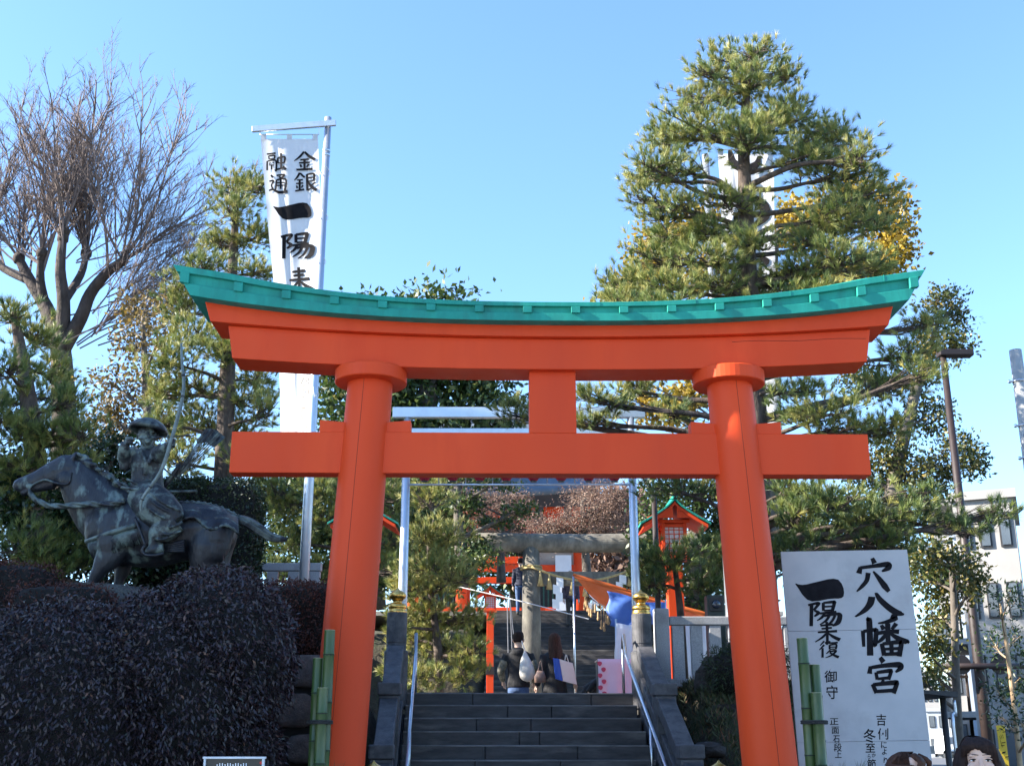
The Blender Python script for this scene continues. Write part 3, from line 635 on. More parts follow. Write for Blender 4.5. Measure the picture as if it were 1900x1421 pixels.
# ------------------------------------------------------------------ vermilion lanterns on posts
m_paper = M('lantern_paper', (.62, .58, .58), (.68, .64, .64), 5, .7)
def post_lantern(c, label, group, name='post_lantern'):
    L = thing(name, label, 'lantern', c, group); C = Vector(c)
    b = MB(); b.box(C + Vector((0, 0, .65)), (.23, .23, 2.7)); b.build('post', m_verm, L, .008)
    b = MB(); b.box(C + Vector((0, 0, .12)), (.26, .26, .26)); b.build('post_shoe', m_brownmetal, L, .006)
    b = MB(); b.box(C + Vector((0, 0, 2.04)), (.42, .42, .07)); b.build('platform', m_verm, L, .006)
    body = MB(); body.box(C + Vector((0, 0, 2.29)), (.30, .30, .42)); bd = body.build('light_box', m_paper, L)
    for sx in (-1, 1):
        for sy in (-1, 1):
            b = MB(); b.box(C + Vector((sx * .16, sy * .16, 2.31)), (.05, .05, .48)); b.build('corner_post', m_verm, L, .004)
    for q in (-1, 1):
        for zz in (2.095, 2.50):
            b = MB(); b.box(C + Vector((0, q * .163, zz)), (.27, .03, .045)); b.build('frame_rail', m_verm, bd)
            b = MB(); b.box(C + Vector((q * .163, 0, zz)), (.03, .27, .045)); b.build('frame_rail', m_verm, bd)
        for t in (-.075, 0, .075):
            b = MB(); b.box(C + Vector((t, q * .156, 2.3)), (.010, .012, .37)); b.build('lattice_bar', m_verm, bd)
            b = MB(); b.box(C + Vector((q * .156, t, 2.3)), (.012, .010, .37)); b.build('lattice_bar', m_verm, bd)
        for zz in (2.17, 2.24, 2.31, 2.38, 2.44):
            b = MB(); b.box(C + Vector((0, q * .1585, zz)), (.27, .010, .010)); b.build('lattice_bar', m_verm, bd)
    b = MB(); b.box(C + Vector((0, 0, 2.56)), (.46, .42, .05)); b.build('eave_beam', m_verm, L, .005)
    # curved gable roof: section across x, extruded in y
    def rz(x): return 2.84 - .34 * (abs(x) / .47) ** .78
    xs_ = [-.47 + .94 * i / 20 for i in range(21)]
    b = MB(); top = [C + Vector((x, -.36, rz(x) - .012)) for x in xs_]; bot = [C + Vector((x, -.36, rz(x) - .06)) for x in xs_]
    for i in range(20): b.hexa([bot[i], bot[i + 1], bot[i + 1] + Vector((0, .72, 0)), bot[i] + Vector((0, .72, 0)), top[i], top[i + 1], top[i + 1] + Vector((0, .72, 0)), top[i] + Vector((0, .72, 0))])
    rf = b.build('roof', m_verm, L)
    for sgn in (-1, 1):       # overlapping copper courses
        for k in range(6):
            xa, xb = sgn * .5 * k / 6, sgn * (.5 * (k + 1) / 6 + .012); z0 = .004 + .006
            pts = [C + Vector((x, y, rz(x) + h)) for h in (-.01, .022) for x, y in ((xa, -.39), (xb, -.39), (xb, .39), (xa, .39))]
            pts = [p + Vector((0, 0, .012 * (1 if i in (0, 3, 4, 7) else 1))) for i, p in enumerate(pts)]
            b = MB(); b.hexa(pts); b.build('roof_course', m_green, rf, .003)
        x = MB(); x.hexa([C + Vector((sgn * a, y, z)) for z, in ((2.585,),) for a, y in ((.03, -.345), (.4, -.345), (.4, -.31), (.03, -.31))] + [C + Vector((sgn * a, y, z)) for a, y, z in ((.03, -.345, 2.76), (.4, -.345, 2.60), (.4, -.31, 2.60), (.03, -.31, 2.76))]); x.build('gable_board', m_verm, rf)
    b = MB(); b.box(C + Vector((0, 0, 2.88)), (.07, .82, .06)); b.build('ridge', m_green, rf, .01)
    return L
cR = P(1255, 1160, 17.0); cLx = P(672, 1160, 17.0).x
zl = P(1255, 928, 17).z - 2.91
pl_R = post_lantern((cR.x, 17.0, zl), 'vermilion post lantern with green gabled roof behind the granite fence', 'vermilion post lanterns')
copy_tree(pl_R, (cLx, 17.0, zl), 'vermilion post lantern with green gabled roof hidden behind the left torii pillar')
p = P(910, 1105, 24); sl = copy_tree(pl_R, (p.x, 24, P(910, 1232, 24).z - .2), 'small vermilion post lantern among the shrubs beside the person in black jacket')
sl.scale = (.62, .62, .62)

# dark lamp post and floodlight near the fence
q = P(1222, 1150, 16.2); bp = MB(); bp.tube([(q.x, 16.2, FC - .05), (q.x, 16.2, P(1222, 915, 16.2).z)], [.042, .038], 14)
o = bp.build('slim_post', m_brownmetal, smooth=True); tag(o, 'slim dark brown post standing in front of the vermilion post lantern', 'post')
q = P(1328, 1170, 16.0); fl = thing('floodlight', 'dark green box floodlight with a round lens behind the granite fence', 'light', (q.x, 16, FC))
m_dkgreen = M('dark_green_paint', (.02, .032, .03), (.03, .045, .04), 8, .5)
zt = P(1328, 1105, 16).z
b = MB(); b.box((q.x, 16, (zt + FC) / 2), (.235, .235, zt - FC)); b.build('housing', m_dkgreen, fl, .012)
b = MB(); b.box((q.x, 15.875, zt - .13), (.18, .02, .18)); b.build('front_plate', m_black, fl, .004)
b = MB(); b.lathe((q.x, 15.862, zt - .13), [(.06, 0), (.06, .015), (.045, .03), (.02, .04)], 20, axis=(0, -1, 0)); b.build('lens', M('lens_glass', (.02, .03, .05), rough=.08, spec=.9), fl, smooth=True)

# ------------------------------------------------------------------ stone torii behind the forecourt
YT = 27.0; st = thing('stone_torii', 'weathered grey stone torii with sacred rope at the foot of the upper stairs', 'torii gate', (P(1085, 1240, YT).x, YT, FC))
xa, xb = P(986, 1150, YT).x, P(1186, 1150, YT).x; zk = P(1000, 1008, YT).z
for xx in (xa, xb):
    b = MB(); b.tube([(xx, YT, FC - .05), (xx, YT, 4.2), (xx, YT, zk - .1)], [.235, .215, .195], 28); b.build('pillar', m_oldstone, st, smooth=True)
b = MB(); b.tube([(P(876, 1008, YT).x, YT, zk + .03), ((xa + xb) / 2, YT, zk - .0), (P(1292, 1008, YT).x, YT, zk + .03)], [.222, .218, .222], 28, side=(0, 1, 0)); b.build('lintel', m_oldstone, st, smooth=False)
zn0, zn1 = P(1080, 1086, YT).z, P(1080, 1061, YT).z
b = MB(); b.box(((xa + xb) / 2, YT, (zn0 + zn1) / 2), (xb - xa - .3, .2, zn1 - zn0)); b.build('tie_beam', m_oldstone, st, .012)
rope = thing('sacred_rope', 'straw rope with white zigzag paper strips strung across the stone torii', 'rope', (xa, YT - .25, 4.3))
pts = [Vector((xa + (xb - xa) * t, YT - .26, P(986, 1054, YT).z - .35 * math.sin(math.pi * t) * .9)) for t in [i / 24 for i in range(25)]]
b = MB(); b.tube(pts, .028, 8)
for zz in (0, .05):
    ring = [Vector((xa + .24 * math.cos(a), YT + .24 * math.sin(a), pts[0].z + zz - .02)) for a in [2 * math.pi * i / 20 for i in range(21)]]; b.tube(ring, .025, 6)
b.build('rope', m_straw, rope, smooth=True)
m_shide = M('white_paper', (.78, .78, .78), rough=.8)
for t in (.24, .60, .82):
    p = pts[round(t * 24)]; b = MB(); x_, z_ = p.x, p.z - .02
    for k in range(4):
        w_ = .16; xx = x_ + (-1) ** k * .035 + k * -.01; b.add([(xx - w_ / 2, YT - .275 - .01 * k, z_), (xx + w_ / 2, YT - .275 - .01 * k, z_ - .03), (xx + w_ / 2, YT - .285 - .01 * k, z_ - .24), (xx - w_ / 2, YT - .285 - .01 * k, z_ - .21)], [(0, 1, 2, 3)]); z_ -= .165
    b.build('paper_strip', m_shide, rope, solid=.004)
for t in (.08, .18, .36, .48, .7, .92):
    p = pts[round(t * 24)]; b = MB(); b.tube([p, p - Vector((0, 0, .12)), p - Vector((0, 0, .36))], [.02, .03, .075], 8); b.build('straw_tassel', m_straw, rope, smooth=True)

# ------------------------------------------------------------------ upper stairs and vermilion gate
us_ = thing('upper_staircase', 'long dark stone stairs climbing to the red gate behind the stone torii', 'stairs', (1.2, 29.2, 2.16))
N2 = 21; rise2, tr2 = 3.15 / 21, .30
for k in range(-4, N2):
    b = MB(); b.box((1.15, 29.2 + k * tr2 + .18, 2.16 + (k + 1) * rise2 - .1), (3.7, tr2 + .06, .2)); b.build('step_slab', m_step, us_, .012)
b = MB(); b.box((1.2, 39.6, 5.25), (14, 8.3, .12)); struct(b.build('upper_terrace', m_paving))
for xx, lb in ((3.0, 'steel handrail along the stall side of the upper stairs'),):
    h = thing('upper_handrail', lb, 'handrail', (xx, 29.2, 2.16))
    b = MB(); b.cyl((xx, 29.0, 3.0), (xx, 35.5, 6.2), .025, n=10); b.build('rail', m_steel, h, smooth=True)
    for k in range(5):
        yy = 29.3 + k * 1.5; zz = 2.16 + (yy - 29.2) * .5; b = MB(); b.cyl((xx, yy, zz - .02), (xx, yy, zz + .93), .02, n=8); b.build('upright', m_steel, h)
m_rooftile = M('grey_blue_roof', (.085, .115, .16), (.11, .145, .19), 3, .55, .004, c3=(.07, .09, .12), s3=.8)
m_white = M('white_vinyl', (.62, .63, .68), (.7, .71, .75), 3, .5, .003)
m_plaster = M('white_plaster', (.34, .32, .29), (.4, .38, .35), 4, .85)
m_lattice = M('green_lattice', (.02, .09, .07), (.03, .11, .085), 8, .5)
GX, GY, GZ = -.55, 42.0, 5.3
gate = thing('shrine_gate', 'vermilion shrine gate with grey-blue roof at the top of the upper stairs', 'gate', (GX, GY, GZ))
for i, xx in enumerate((-2.9, -1.2, 1.2, 2.9)):
    for yy in (-1.6, 1.6):
        b = MB(); b.cyl((GX + xx, GY + yy, GZ), (GX + xx, GY + yy, GZ + 3.7), .19, n=16); b.build('column', m_verm, gate, smooth=True)
for zz, hh in ((.55, .2), (2.0, .22), (2.75, .26), (3.5, .28)):
    for yy in (-1.6, 1.6):
        b = MB(); b.box((GX, GY + yy, GZ + zz), (6.4, .26, hh)); b.build('beam', m_verm, gate, .01)
for xx in (-2.05, 2.05):
    b = MB(); b.box((GX + xx, GY - 1.5, GZ + 2.37), (1.3, .08, .5)); b.build('plaster_panel', m_plaster, gate)
    b = MB(); b.box((GX + xx, GY - 1.46, GZ + 1.27), (1.3, .05, 1.2)); pnl = b.build('lattice_back', m_black, gate)
    for k in range(8):
        b = MB(); b.box((GX + xx - .56 + k * .16, GY - 1.52, GZ + 1.27), (.05, .05, 1.2)); b.build('lattice_bar', m_lattice, pnl)
for k in range(7):
    xx = -3 + k * 1.0; b = MB(); b.box((GX + xx, GY - 1.75, GZ + 3.72), (.45, .6, .2)).box((GX + xx, GY - 1.9, GZ + 3.94), (.7, .9, .18)); b.build('bracket', m_verm, gate, .02)
def hip_roof(zb, hx, hy, ridge, rise, name, thick=.22):
    b = MB()
    def f(u, v):
        x = (-1 + 2 * u); y = (-1 + 2 * v); m_ = max(abs(x) - ridge, 0) / (1 - ridge); t = max(m_ * .5, abs(y))
        z = rise * (1 - t) ** 1.25 + .4 * (abs(x) * abs(y)) ** 3
        return (GX + x * hx, GY + y * hy, GZ + zb + z)
    b.grid(f, 32, 24); return b.build(name, m_rooftile, gate, smooth=True, solid=thick)
rf = hip_roof(4.1, 3.9, 4.4, .7, 3.6, 'roof')
b = MB(); b.box((GX, GY, GZ + 7.82), (5.6, .5, .5)); b.build('ridge_cap', m_rooftile, rf, .05)
b = MB(); b.box((P(1046, 1100, 40).x, 40, GZ + 1.2), (.55, .03, 2.4)); tag(b.build('hanging_screen', m_white), 'white hanging screen before the red gate at the top of the stairs', 'screen')

# ------------------------------------------------------------------ stall with orange awning, blue sheet and covered table
m_orange = M('orange_tarp', (.62, .13, .02), (.7, .17, .03), 3, .55, .004, transl=.35)
m_blue = M('blue_tarp', (.055, .13, .42), (.08, .18, .5), 3, .5, .006, transl=.25)
m_pink = M('pale_pink_cloth', (.62, .50, .62), (.70, .58, .68), 3, .5, .004)
m_redpat = M('red_pattern', (.5, .06, .12), rough=.7)
m_woodtan = M('tan_wood', (.30, .18, .08), (.42, .27, .12), 9, .7)
stall = thing('festival_stall', 'market stall with sloping orange tarpaulin awning and blue side sheet', 'stall', (P(1190, 1200, 19).x, 19, FC))
def sheet(quad, n, wob, name, mat, par, sag=0):
    a, b_, c, d = quad; b = MB()
    def f(u, v):
        p = (a * (1 - u) + b_ * u) * (1 - v) + (d * (1 - u) + c * u) * v
        return p + Vector((wob * math.sin(v * 9 + u * 4), wob * math.sin(u * 11 + v * 5), wob * .6 * math.sin(u * 8 - v * 3) - sag * math.sin(math.pi * u)))
    b.grid(f, n, n); return b.build(name, mat, par, smooth=True, solid=.004)
sheet([P(1062, 1066, 19.8), P(1330, 1146, 19.8), P(1330, 1172, 20.8), P(1126, 1134, 20.8)], 18, .012, 'awning', m_orange, stall, .02)
sheet([P(1062, 1063, 19.75), P(1330, 1142, 19.75), P(1330, 1150, 19.72), P(1064, 1070, 19.72)], 10, .015, 'awning_valance', m_orange, stall)
sheet([P(1126, 1096, 19.3), P(1238, 1120, 19.3), P(1232, 1154, 19.2), P(1130, 1160, 19.2)], 16, .035, 'side_sheet', m_blue, stall, .03)
for a, bq in (((1143, 1154), (1143, 1285)), ((1236, 1120), (1236, 1285)), ((1305, 1150), (1305, 1285))):
    b = MB(); p0 = P(*bq, 18.7); b.cyl((p0.x, 18.7, FC), P(a[0], a[1] - 6, 18.7), .018, n=8); b.build('tent_pole', m_steel, stall, smooth=True)
p0 = P(1064, 1066, 19.8); b = MB(); b.cyl((p0.x, 19.8, FC), p0, .018, n=8); b.build('tent_pole', m_steel, stall, smooth=True)
sheet([P(1143, 1156, 18.65), P(1176, 1160, 18.65), P(1176, 1270, 18.65), P(1140, 1262, 18.65)], 10, .012, 'wind_sheet', m_white, stall)
sheet([P(1268, 1160, 18.4), P(1312, 1150, 18.4), P(1312, 1262, 18.4), P(1268, 1262, 18.4)], 10, .02, 'wind_sheet', m_white, stall)
tb = thing('covered_table', 'stall table draped in pale pink sheet with a red patterned edge', 'table', (P(1145, 1285, 17.6).x, 17.7, FC))
b = MB(); xa_, xb_ = P(1110, 1250, 17.5).x, P(1178, 1250, 17.5).x; zt = P(1140, 1222, 17.5).z
def drape(u, v):
    x = xa_ + (xb_ - xa_) * u
    if v < .3: return (x, 18.2 - .7 * v / .3, zt + .004 * math.sin(u * 9))
    t = (v - .3) / .7; return (x + .02 * t * math.sin(u * 17), 17.5 - .05 * t - .025 * t * math.sin(u * 14 + 1), zt - (zt - FC - .02) * t)
b.grid(drape, 26, 20); b.build('table_cloth', m_pink, tb, smooth=True, solid=.003)
for k in range(12):
    b = MB(); u = .04 + .1 * (k % 2); v = .34 + .6 * k / 12; p_ = Vector(drape(u, v)) + Vector((0, -.014, 0)); rr = .035
    b.add([p_ + Vector((rr * math.cos(a) * (1 + .3 * math.sin(3 * a)), -.006, rr * math.sin(a))) for a in [i * math.pi / 4 for i in range(8)]], [tuple(range(8))]); b.build('red_motif', m_redpat, tb)
for sx in (.05, .95):
    b = MB(); xx = xa_ + (xb_ - xa_) * sx; b.box((xx, 17.9, (zt + FC) / 2 - .01), (.03, .5, zt - FC - .02)); b.build('table_leg', m_black, tb)
rack = thing('charm_cord', 'cord hung with tan wooden charms under the orange awning', 'cord', P(1110, 1110, 19.6))
b = MB(); cp = curve([P(1084, 1092, 20.5), P(1100, 1112, 19.9), P(1128, 1128, 19.3)], 6); b.tube(cp, .008, 5); b.build('cord', m_black, rack)
for k in range(13):
    t = k / 12; p_ = cp[round(t * (len(cp) - 1))]; ln = .05 + .3 * random.random()
    b = MB(); q_ = p_ - Vector((0, 0, ln)); b.cyl(p_, q_, .004, n=4); b.ball(q_ - Vector((0, 0, .06)), (.018, .012, .075), 8).ball(q_ - Vector((0, 0, .11)), (.024, .016, .035), 8); b.build('wooden_charm', m_woodtan, rack, smooth=True)
gr = MB(); gr.tube(curve([P(850, 1088, 20), P(970, 1116, 19.5), P(1092, 1148, 19)], 6), .008, 5); tag(gr.build('guy_rope', m_cord), 'thin white guy rope slanting across the forecourt towards the stall', 'rope')
m_conc0 = M('dull_metal', (.16, .16, .18), (.2, .2, .22), 9, .6)
rk = thing('prop_poles', 'thin silver props leaning upright behind the person in black jacket', 'pole', P(950, 1250, 25))  # plain thin metal poles
for a, bb in (((945, 1098), (960, 1180)), ((941, 1110), (944, 1200)), ((946, 1110), (953, 1200))):
    b = MB(); b.cyl(P(*a, 25), P(bb[0], bb[1] + 70, 25), .010, n=6); b.build('prop', m_conc0, rk)
# small information board in front of the hedge
ib = thing('information_board', 'small black information board with white frame and writing before the purple hedge', 'sign', (P(435, 1421, 8.2).x, 8.2, 0))
m_boardblack = M('black_panel', (.015, .015, .016), rough=.3); m_whiteframe = M('white_frame', (.6, .6, .6), (.7, .7, .7), 9, .6)
xa_, xb_ = P(381, 1410, 8.2).x, P(489, 1410, 8.2).x; zt = P(435, 1405, 8.2).z; bh = .30
b = MB(); b.box(((xa_ + xb_) / 2, 8.21, zt - bh / 2), (xb_ - xa_, .02, bh)); b.build('panel', m_boardblack, ib)
for (cx_, cz_, sx, sz) in (((xa_ + xb_) / 2, zt, xb_ - xa_ + .03, .014), ((xa_ + xb_) / 2, zt - bh, xb_ - xa_ + .03, .014), (xa_, zt - bh / 2, .014, bh - .016), (xb_, zt - bh / 2, .014, bh - .016)):
    b = MB(); b.box((cx_, 8.20, cz_), (sx, .035, sz)); b.build('frame_bar', m_whiteframe, ib, .002)
for xx in (xa_ + .06, xb_ - .06):
    b = MB(); b.cyl((xx, 8.235, 0), (xx, 8.235, zt), .014, n=8); b.build('leg', m_black, ib)
m_whtxt = M('white_print', (.75, .75, .75), rough=.6); m_redtxt = M('red_print', (.6, .03, .02), rough=.6)
for k in range(12):
    pxx = 402 + k * 4.9; t_ = 1415 if k % 3 else 1417
    b = MB(); b.add([P(pxx, t_, 8.197), P(pxx + 1.8, t_, 8.197), P(pxx + 1.8, 1426, 8.197), P(pxx, 1426, 8.197)], [(0, 1, 2, 3)]); b.build('white_lettering', m_whtxt, ib)
b = MB(); b.add([P(482, 1412, 8.197), P(487, 1412, 8.197), P(487, 1417, 8.197), P(482, 1417, 8.197)], [(0, 1, 2, 3)]); b.build('red_mark', m_redtxt, ib)
# ------------------------------------------------------------------ bronze mounted archer
m_bronze = M('bronze_patina', (.010, .011, .018), (.026, .031, .038), 7, .45, .010, bscale=22, metal=.25, stretch=(1, 1, .45), c3=(.13, .175, .16), s3=4.6, lo3=.55, hi3=.64)
m_bronze_pale = M('bronze_pale', (.045, .06, .058), (.14, .185, .17), 9, .5, .008, bscale=26, metal=.2, c3=(.014, .016, .022), s3=7, lo3=.46, hi3=.58)
YH = 12.5
def H_(px, py, dy=0): return P(px, py, YH + dy)
U = mpp(280, 980, YH)                     # metres per pixel at the statue
statue = thing('equestrian_statue', 'bronze statue of a mounted archer in a wide hat on a galloping horse', 'statue', (H_(290, 1100).x, YH, 2.8))
def loft(b, st, n=16, sub=4):
    """st: (px, py, dy, half height px, depth radius m)"""
    pts = curve([H_(q[0], q[1], q[2]) for q in st], sub); r = resamp([q[3] * U for q in st], sub); d = resamp([q[4] for q in st], sub)
    b.tube(pts, r, n, True, (0, 1, 0), d)
b = MB()
loft(b, [(162, 1003, 0, 14, .08), (172, 1000, 0, 36, .17), (195, 990, 0, 58, .25), (235, 984, 0, 64, .28), (285, 993, 0, 61, .30), (335, 990, 0, 52, .27), (385, 984, 0, 50, .26), (418, 982, 0, 39, .21), (436, 982, 0, 18, .1)])
loft(b, [(220, 972, 0, 62, .2), (188, 943, 0, 56, .16), (160, 910, 0, 46, .125), (140, 880, 0, 34, .1), (130, 866, 0, 22, .07)])
loft(b, [(142, 868, 0, 26, .09), (120, 873, 0, 31, .1), (97, 880, 0, 25, .085), (70, 890, 0, 18, .065), (46, 898, 0, 15.5, .06), (34, 899, 0, 13, .055), (26, 898, 0, 7, .03)])
for sy in (-1, 1):
    b.ball(H_(120, 888, sy * .06), (.10, .055, .105), 12); b.ball(H_(101, 872, sy * .088), (.02, .012, .016), 8)                     # cheek
    b.ball(H_(31, 896, sy * .035), (.03, .025, .025), 8)                      # nostril wing
    b.ball(H_(104, 868, sy * .075), (.03, .018, .018), 8)                     # brow
    b.tube([H_(133, 858, sy * .05), H_(138, 847, sy * .07), H_(143, 836, sy * .07)], [.03, .022, .004], 8)
loft(b, [(62, 905, 0, 8, .045), (48, 914, 0, 6, .042), (40, 915, 0, 4, .035)])   # lower jaw, open mouth
loft(b, [(100, 895, 0, 14, .06), (62, 906, 0, 8, .045)])
# forelegs
loft(b, [(215, 1012, -.14, 34, .13), (200, 1036, -.17, 26, .10), (184, 1058, -.18, 14, .07), (173, 1077, -.18, 9.5, .05), (165, 1090, -.18, 8.5, .045), (160, 1099, -.18, 11, .055), (157, 1104, -.18, 12, .06)])
loft(b, [(225, 1020, .14, 30, .12), (228, 1050, .17, 17, .08), (222, 1075, .17, 10, .055), (218, 1092, .17, 9, .045), (214, 1103, .17, 11, .055)])
# hind legs
for dy, ox in ((-.15, 0), (.15, 22)):
    loft(b, [(388 + ox * .3, 985, dy * .7, 50, .15), (386 + ox * .5, 1018, dy, 40, .14), (380 + ox, 1046, dy, 27, .11), (390 + ox, 1072, dy, 16, .075), (404 + ox, 1092, dy, 12, .06), (402 + ox, 1116, dy, 9, .045), (397 + ox, 1132, dy, 11, .05), (390 + ox, 1140, dy, 12, .055)])
# muscle forms
b.ball(H_(205, 1004, -.2), (.15, .09, .2), 12); b.ball(H_(398, 995, -.17), (.16, .12, .22), 12); b.ball(H_(176, 990, -.1), (.08, .1, .14), 12)
horse = b.build('horse', m_bronze, statue, remesh=.0105, rsm=6)
# mane
b = MB()
for k in range(26):
    t = k / 25; p0 = H_(136 + 98 * t + 0, 848 + 70 * t ** .95, random.uniform(-.04, .03)); L = random.uniform(14, 26)
    p1 = p0 + Vector((L * U * .6, random.uniform(-.06, .0), L * U * random.uniform(-.05, .35))); p2 = p0 + Vector((L * U * 1.25, random.uniform(-.09, .0), L * U * random.uniform(-.5, .1)))
    b.tube(curve([p0 - Vector((.03, 0, .02)), p0, p1, p2], 3), [.03] * 3 + [.035] * 3 + [.022] * 3 + [.003], 7)
b.build('mane', m_bronze_pale, statue, remesh=.011, rsm=3)
# tail
b = MB()
for k in range(26):
    a = random.uniform(-1, 1); d = random.uniform(-1, 1)
    b.tube(curve([H_(428, 966 + 4 * a, .03 * d), H_(452, 966 + 7 * a, .05 * d), H_(478, 980 + 9 * a, .06 * d), H_(503, 996 + 7 * a, .05 * d), H_(522 + 12 * random.random(), 1001 + 3 * a, .04 * d)], 4),
           [.022] * 4 + [.02] * 4 + [.018] * 4 + [.012] * 4 + [.003], 7)
b.build('tail', m_bronze_pale, statue, smooth=True)
# fringed breast collar
b = MB()
for k in range(44):
    t = k / 43; dy = -.30 + .12 * (1 - t) ** 2 - .0; x0, y0 = 164 + 92 * t, 1004 - 30 * t
    x1, y1 = x0 + 6 + 4 * random.random(), y0 + 34 + random.uniform(-4, 4) - 4 * t
    b.tube([H_(x0, y0 - 4, dy + .02), H_(x0 + 1, y0 + 12, dy - .01), H_(x1, y1, dy + .0)], [.010, .013, .008], 6)
b.tube([H_(160, 1005, -.15), H_(200, 990, -.27), H_(258, 972, -.32)], .03, 8)
b.build('fringed_collar', m_bronze_pale, statue, smooth=True)
# reins and bridle
b = MB()
rp = curve([H_(54, 912, -.07), H_(66, 926, -.1), H_(92, 938, -.14), H_(125, 938, -.17), (H_(165, 935, -.21)), H_(205, 935, -.24), H_(232, 928, -.22)], 5)
for k in range(3):
    b.tube([q + Vector((0, .016 * math.cos(i * .5 + k * 2.1), .02 * math.sin(i * .5 + k * 2.1))) for i, q in enumerate(rp)], .018, 7)
b.tube(curve([H_(56, 902, -.075), H_(82, 890, -.095), H_(104, 896, -.11), H_(126, 897, -.115), H_(133, 876, -.1)], 4), .013, 7)
b.lathe(H_(54, 902, -.075), [(.012, 0), (.036, .004), (.036, .016), (.01, .02)], 14, axis=(0, -1, 0))
b.build('bridle', m_bronze_pale, statue, remesh=.007, rsm=2)
# rider
b = MB()
loft(b, [(272, 925, 0, 34, .17), (273, 900, 0, 31, .155), (273, 880, 0, 29, .15), (273, 858, -.01, 31, .155), (273, 842, -.01, 30, .12), (274, 833, -.01, 16, .07), (274, 822, -.02, 10, .055)])
b.ball(H_(274, 806, -.03), (.105, .115, .125), 16)                         # head
b.ball(H_(274, 817, -.06), (.075, .085, .075), 12); b.tube([H_(275, 802, -.14), H_(275.5, 809, -.168), H_(275.5, 812, -.14)], [.012, .02, .012], 6)
for sx in (-1, 1):
    b.ball(H_(275 + sx * 8, 801, -.128), (.026, .018, .008), 8); b.ball(H_(275 + sx * 10, 813, -.11), (.035, .035, .03), 8); b.ball(H_(274 + sx * 18.5, 808, -.02), (.012, .03, .035), 8)
b.ball(H_(275, 818, -.14), (.03, .016, .008), 8); b.ball(H_(275, 821, -.138), (.026, .016, .008), 8)
# chest plates / lapels
b.tube([H_(262, 836, -.12), H_(272, 858, -.17), H_(268, 880, -.16)], [.025, .03, .02], 7); b.tube([H_(288, 836, -.12), H_(276, 860, -.17)], [.025, .028], 7)
# right arm drawn back to the cheek
loft(b, [(256, 841, -.02, 15, .09), (240, 846, -.02, 16, .09), (231, 848, -.06, 15, .085)]); loft(b, [(231, 850, -.06, 14, .08), (230, 836, -.14, 11, .06), (233, 822, -.18, 8, .045)])
b.tube([H_(233, 822, -.18), H_(238, 817, -.18)], [.035, .03], 8)
for k in range(4): b.tube(curve([H_(233 + 0, 812 + k * 3.4, -.19), H_(239, 811 + k * 3.4, -.235), H_(245, 813 + k * 3.2, -.215), H_(243, 815 + k * 3, -.18)], 3), .0115, 6)
b.tube([H_(237, 822, -.2), H_(243, 816, -.235), H_(248, 814.5, -.22)], .0125, 6)
# sleeve
loft(b, [(240, 842, -.03, 16, .09), (234, 858, -.04, 14, .07), (231, 872, -.03, 8, .05)])
# left arm pushing the bow
loft(b, [(290, 842, -.04, 15, .09), (300, 838, -.18, 14, .085), (307, 832, -.30, 11, .06), (314, 825, -.42, 7.5, .04)])
loft(b, [(296, 842, -.12, 17, .09), (300, 852, -.18, 10, .06)])
b.ball(H_(316, 822, -.45), (.045, .04, .045), 10)
for k in range(4): b.tube(curve([H_(315, 816 + k * 4, -.47), H_(320, 814 + k * 4, -.50), H_(324, 816 + k * 4, -.48), H_(322, 818 + k * 4, -.44)], 3), .0125, 6)
b.tube([H_(313, 818, -.46), H_(311, 811, -.49), H_(313, 806, -.49)], .0125, 6)
# lap, thigh, lower leg, foot
loft(b, [(266, 922, -.08, 34, .18), (282, 934, -.22, 37, .15), (300, 948, -.30, 35, .13), (316, 960, -.32, 29, .11), (326, 970, -.32, 19, .08)])
loft(b, [(322, 966, -.31, 26, .11), (306, 981, -.33, 26, .10), (292, 993, -.34, 19, .08), (286, 1004, -.34, 10, .055), (284, 1016, -.34, 8, .045)])
loft(b, [(304, 1016, -.34, 9, .05), (292, 1018, -.34, 10, .055), (278, 1021, -.34, 8.5, .05), (270, 1023, -.34, 5, .035)])
loft(b, [(262, 925, .1, 30, .15), (280, 940, .25, 28, .12), (300, 960, .33, 22, .1), (296, 990, .34, 12, .07), (288, 1012, .34, 8, .05)])
# hakama folds
for x0, y0, x1, y1, r_ in ((262, 912, 330, 957, .014), (258, 926, 322, 968, .014), (270, 905, 336, 948, .013), (300, 975, 338, 968, .016), (285, 985, 336, 985, .015), (280, 996, 318, 994, .016)):
    b.tube(curve([H_(x0, y0, -.3), H_((x0 + x1) / 2, (y0 + y1) / 2 + 6, -.44), H_(x1, y1, -.38)], 4), r_, 7)
m_bronze_r = M('bronze_rider', (.012, .014, .02), (.035, .042, .046), 9, .5, .012, bscale=30, metal=.2, c3=(.14, .185, .17), s3=6, lo3=.47, hi3=.58)
rider = b.build('rider', m_bronze_r, statue, remesh=.0075, rsm=2)
# hat
b = MB(); hc = H_(277, 794, -.02); qx = Vector((.14, .10, 1)).normalized()
b.lathe(hc, [(.09, .0), (.14, -.03), (.19, -.05), (.212, -.035), (.214, -.012), (.19, .025), (.15, .06), (.10, .09), (.05, .105), (.005, .109)], 32, axis=qx); hat = b.build('hat', m_bronze_pale, statue, smooth=True)
b = MB(); b.tube(curve([H_(262, 803, -.1), H_(268, 823, -.13), H_(275, 828, -.13), H_(282, 823, -.13), H_(289, 803, -.1)], 4), .008, 6); b.build('chin_strap', m_bronze_pale, hat, smooth=True)
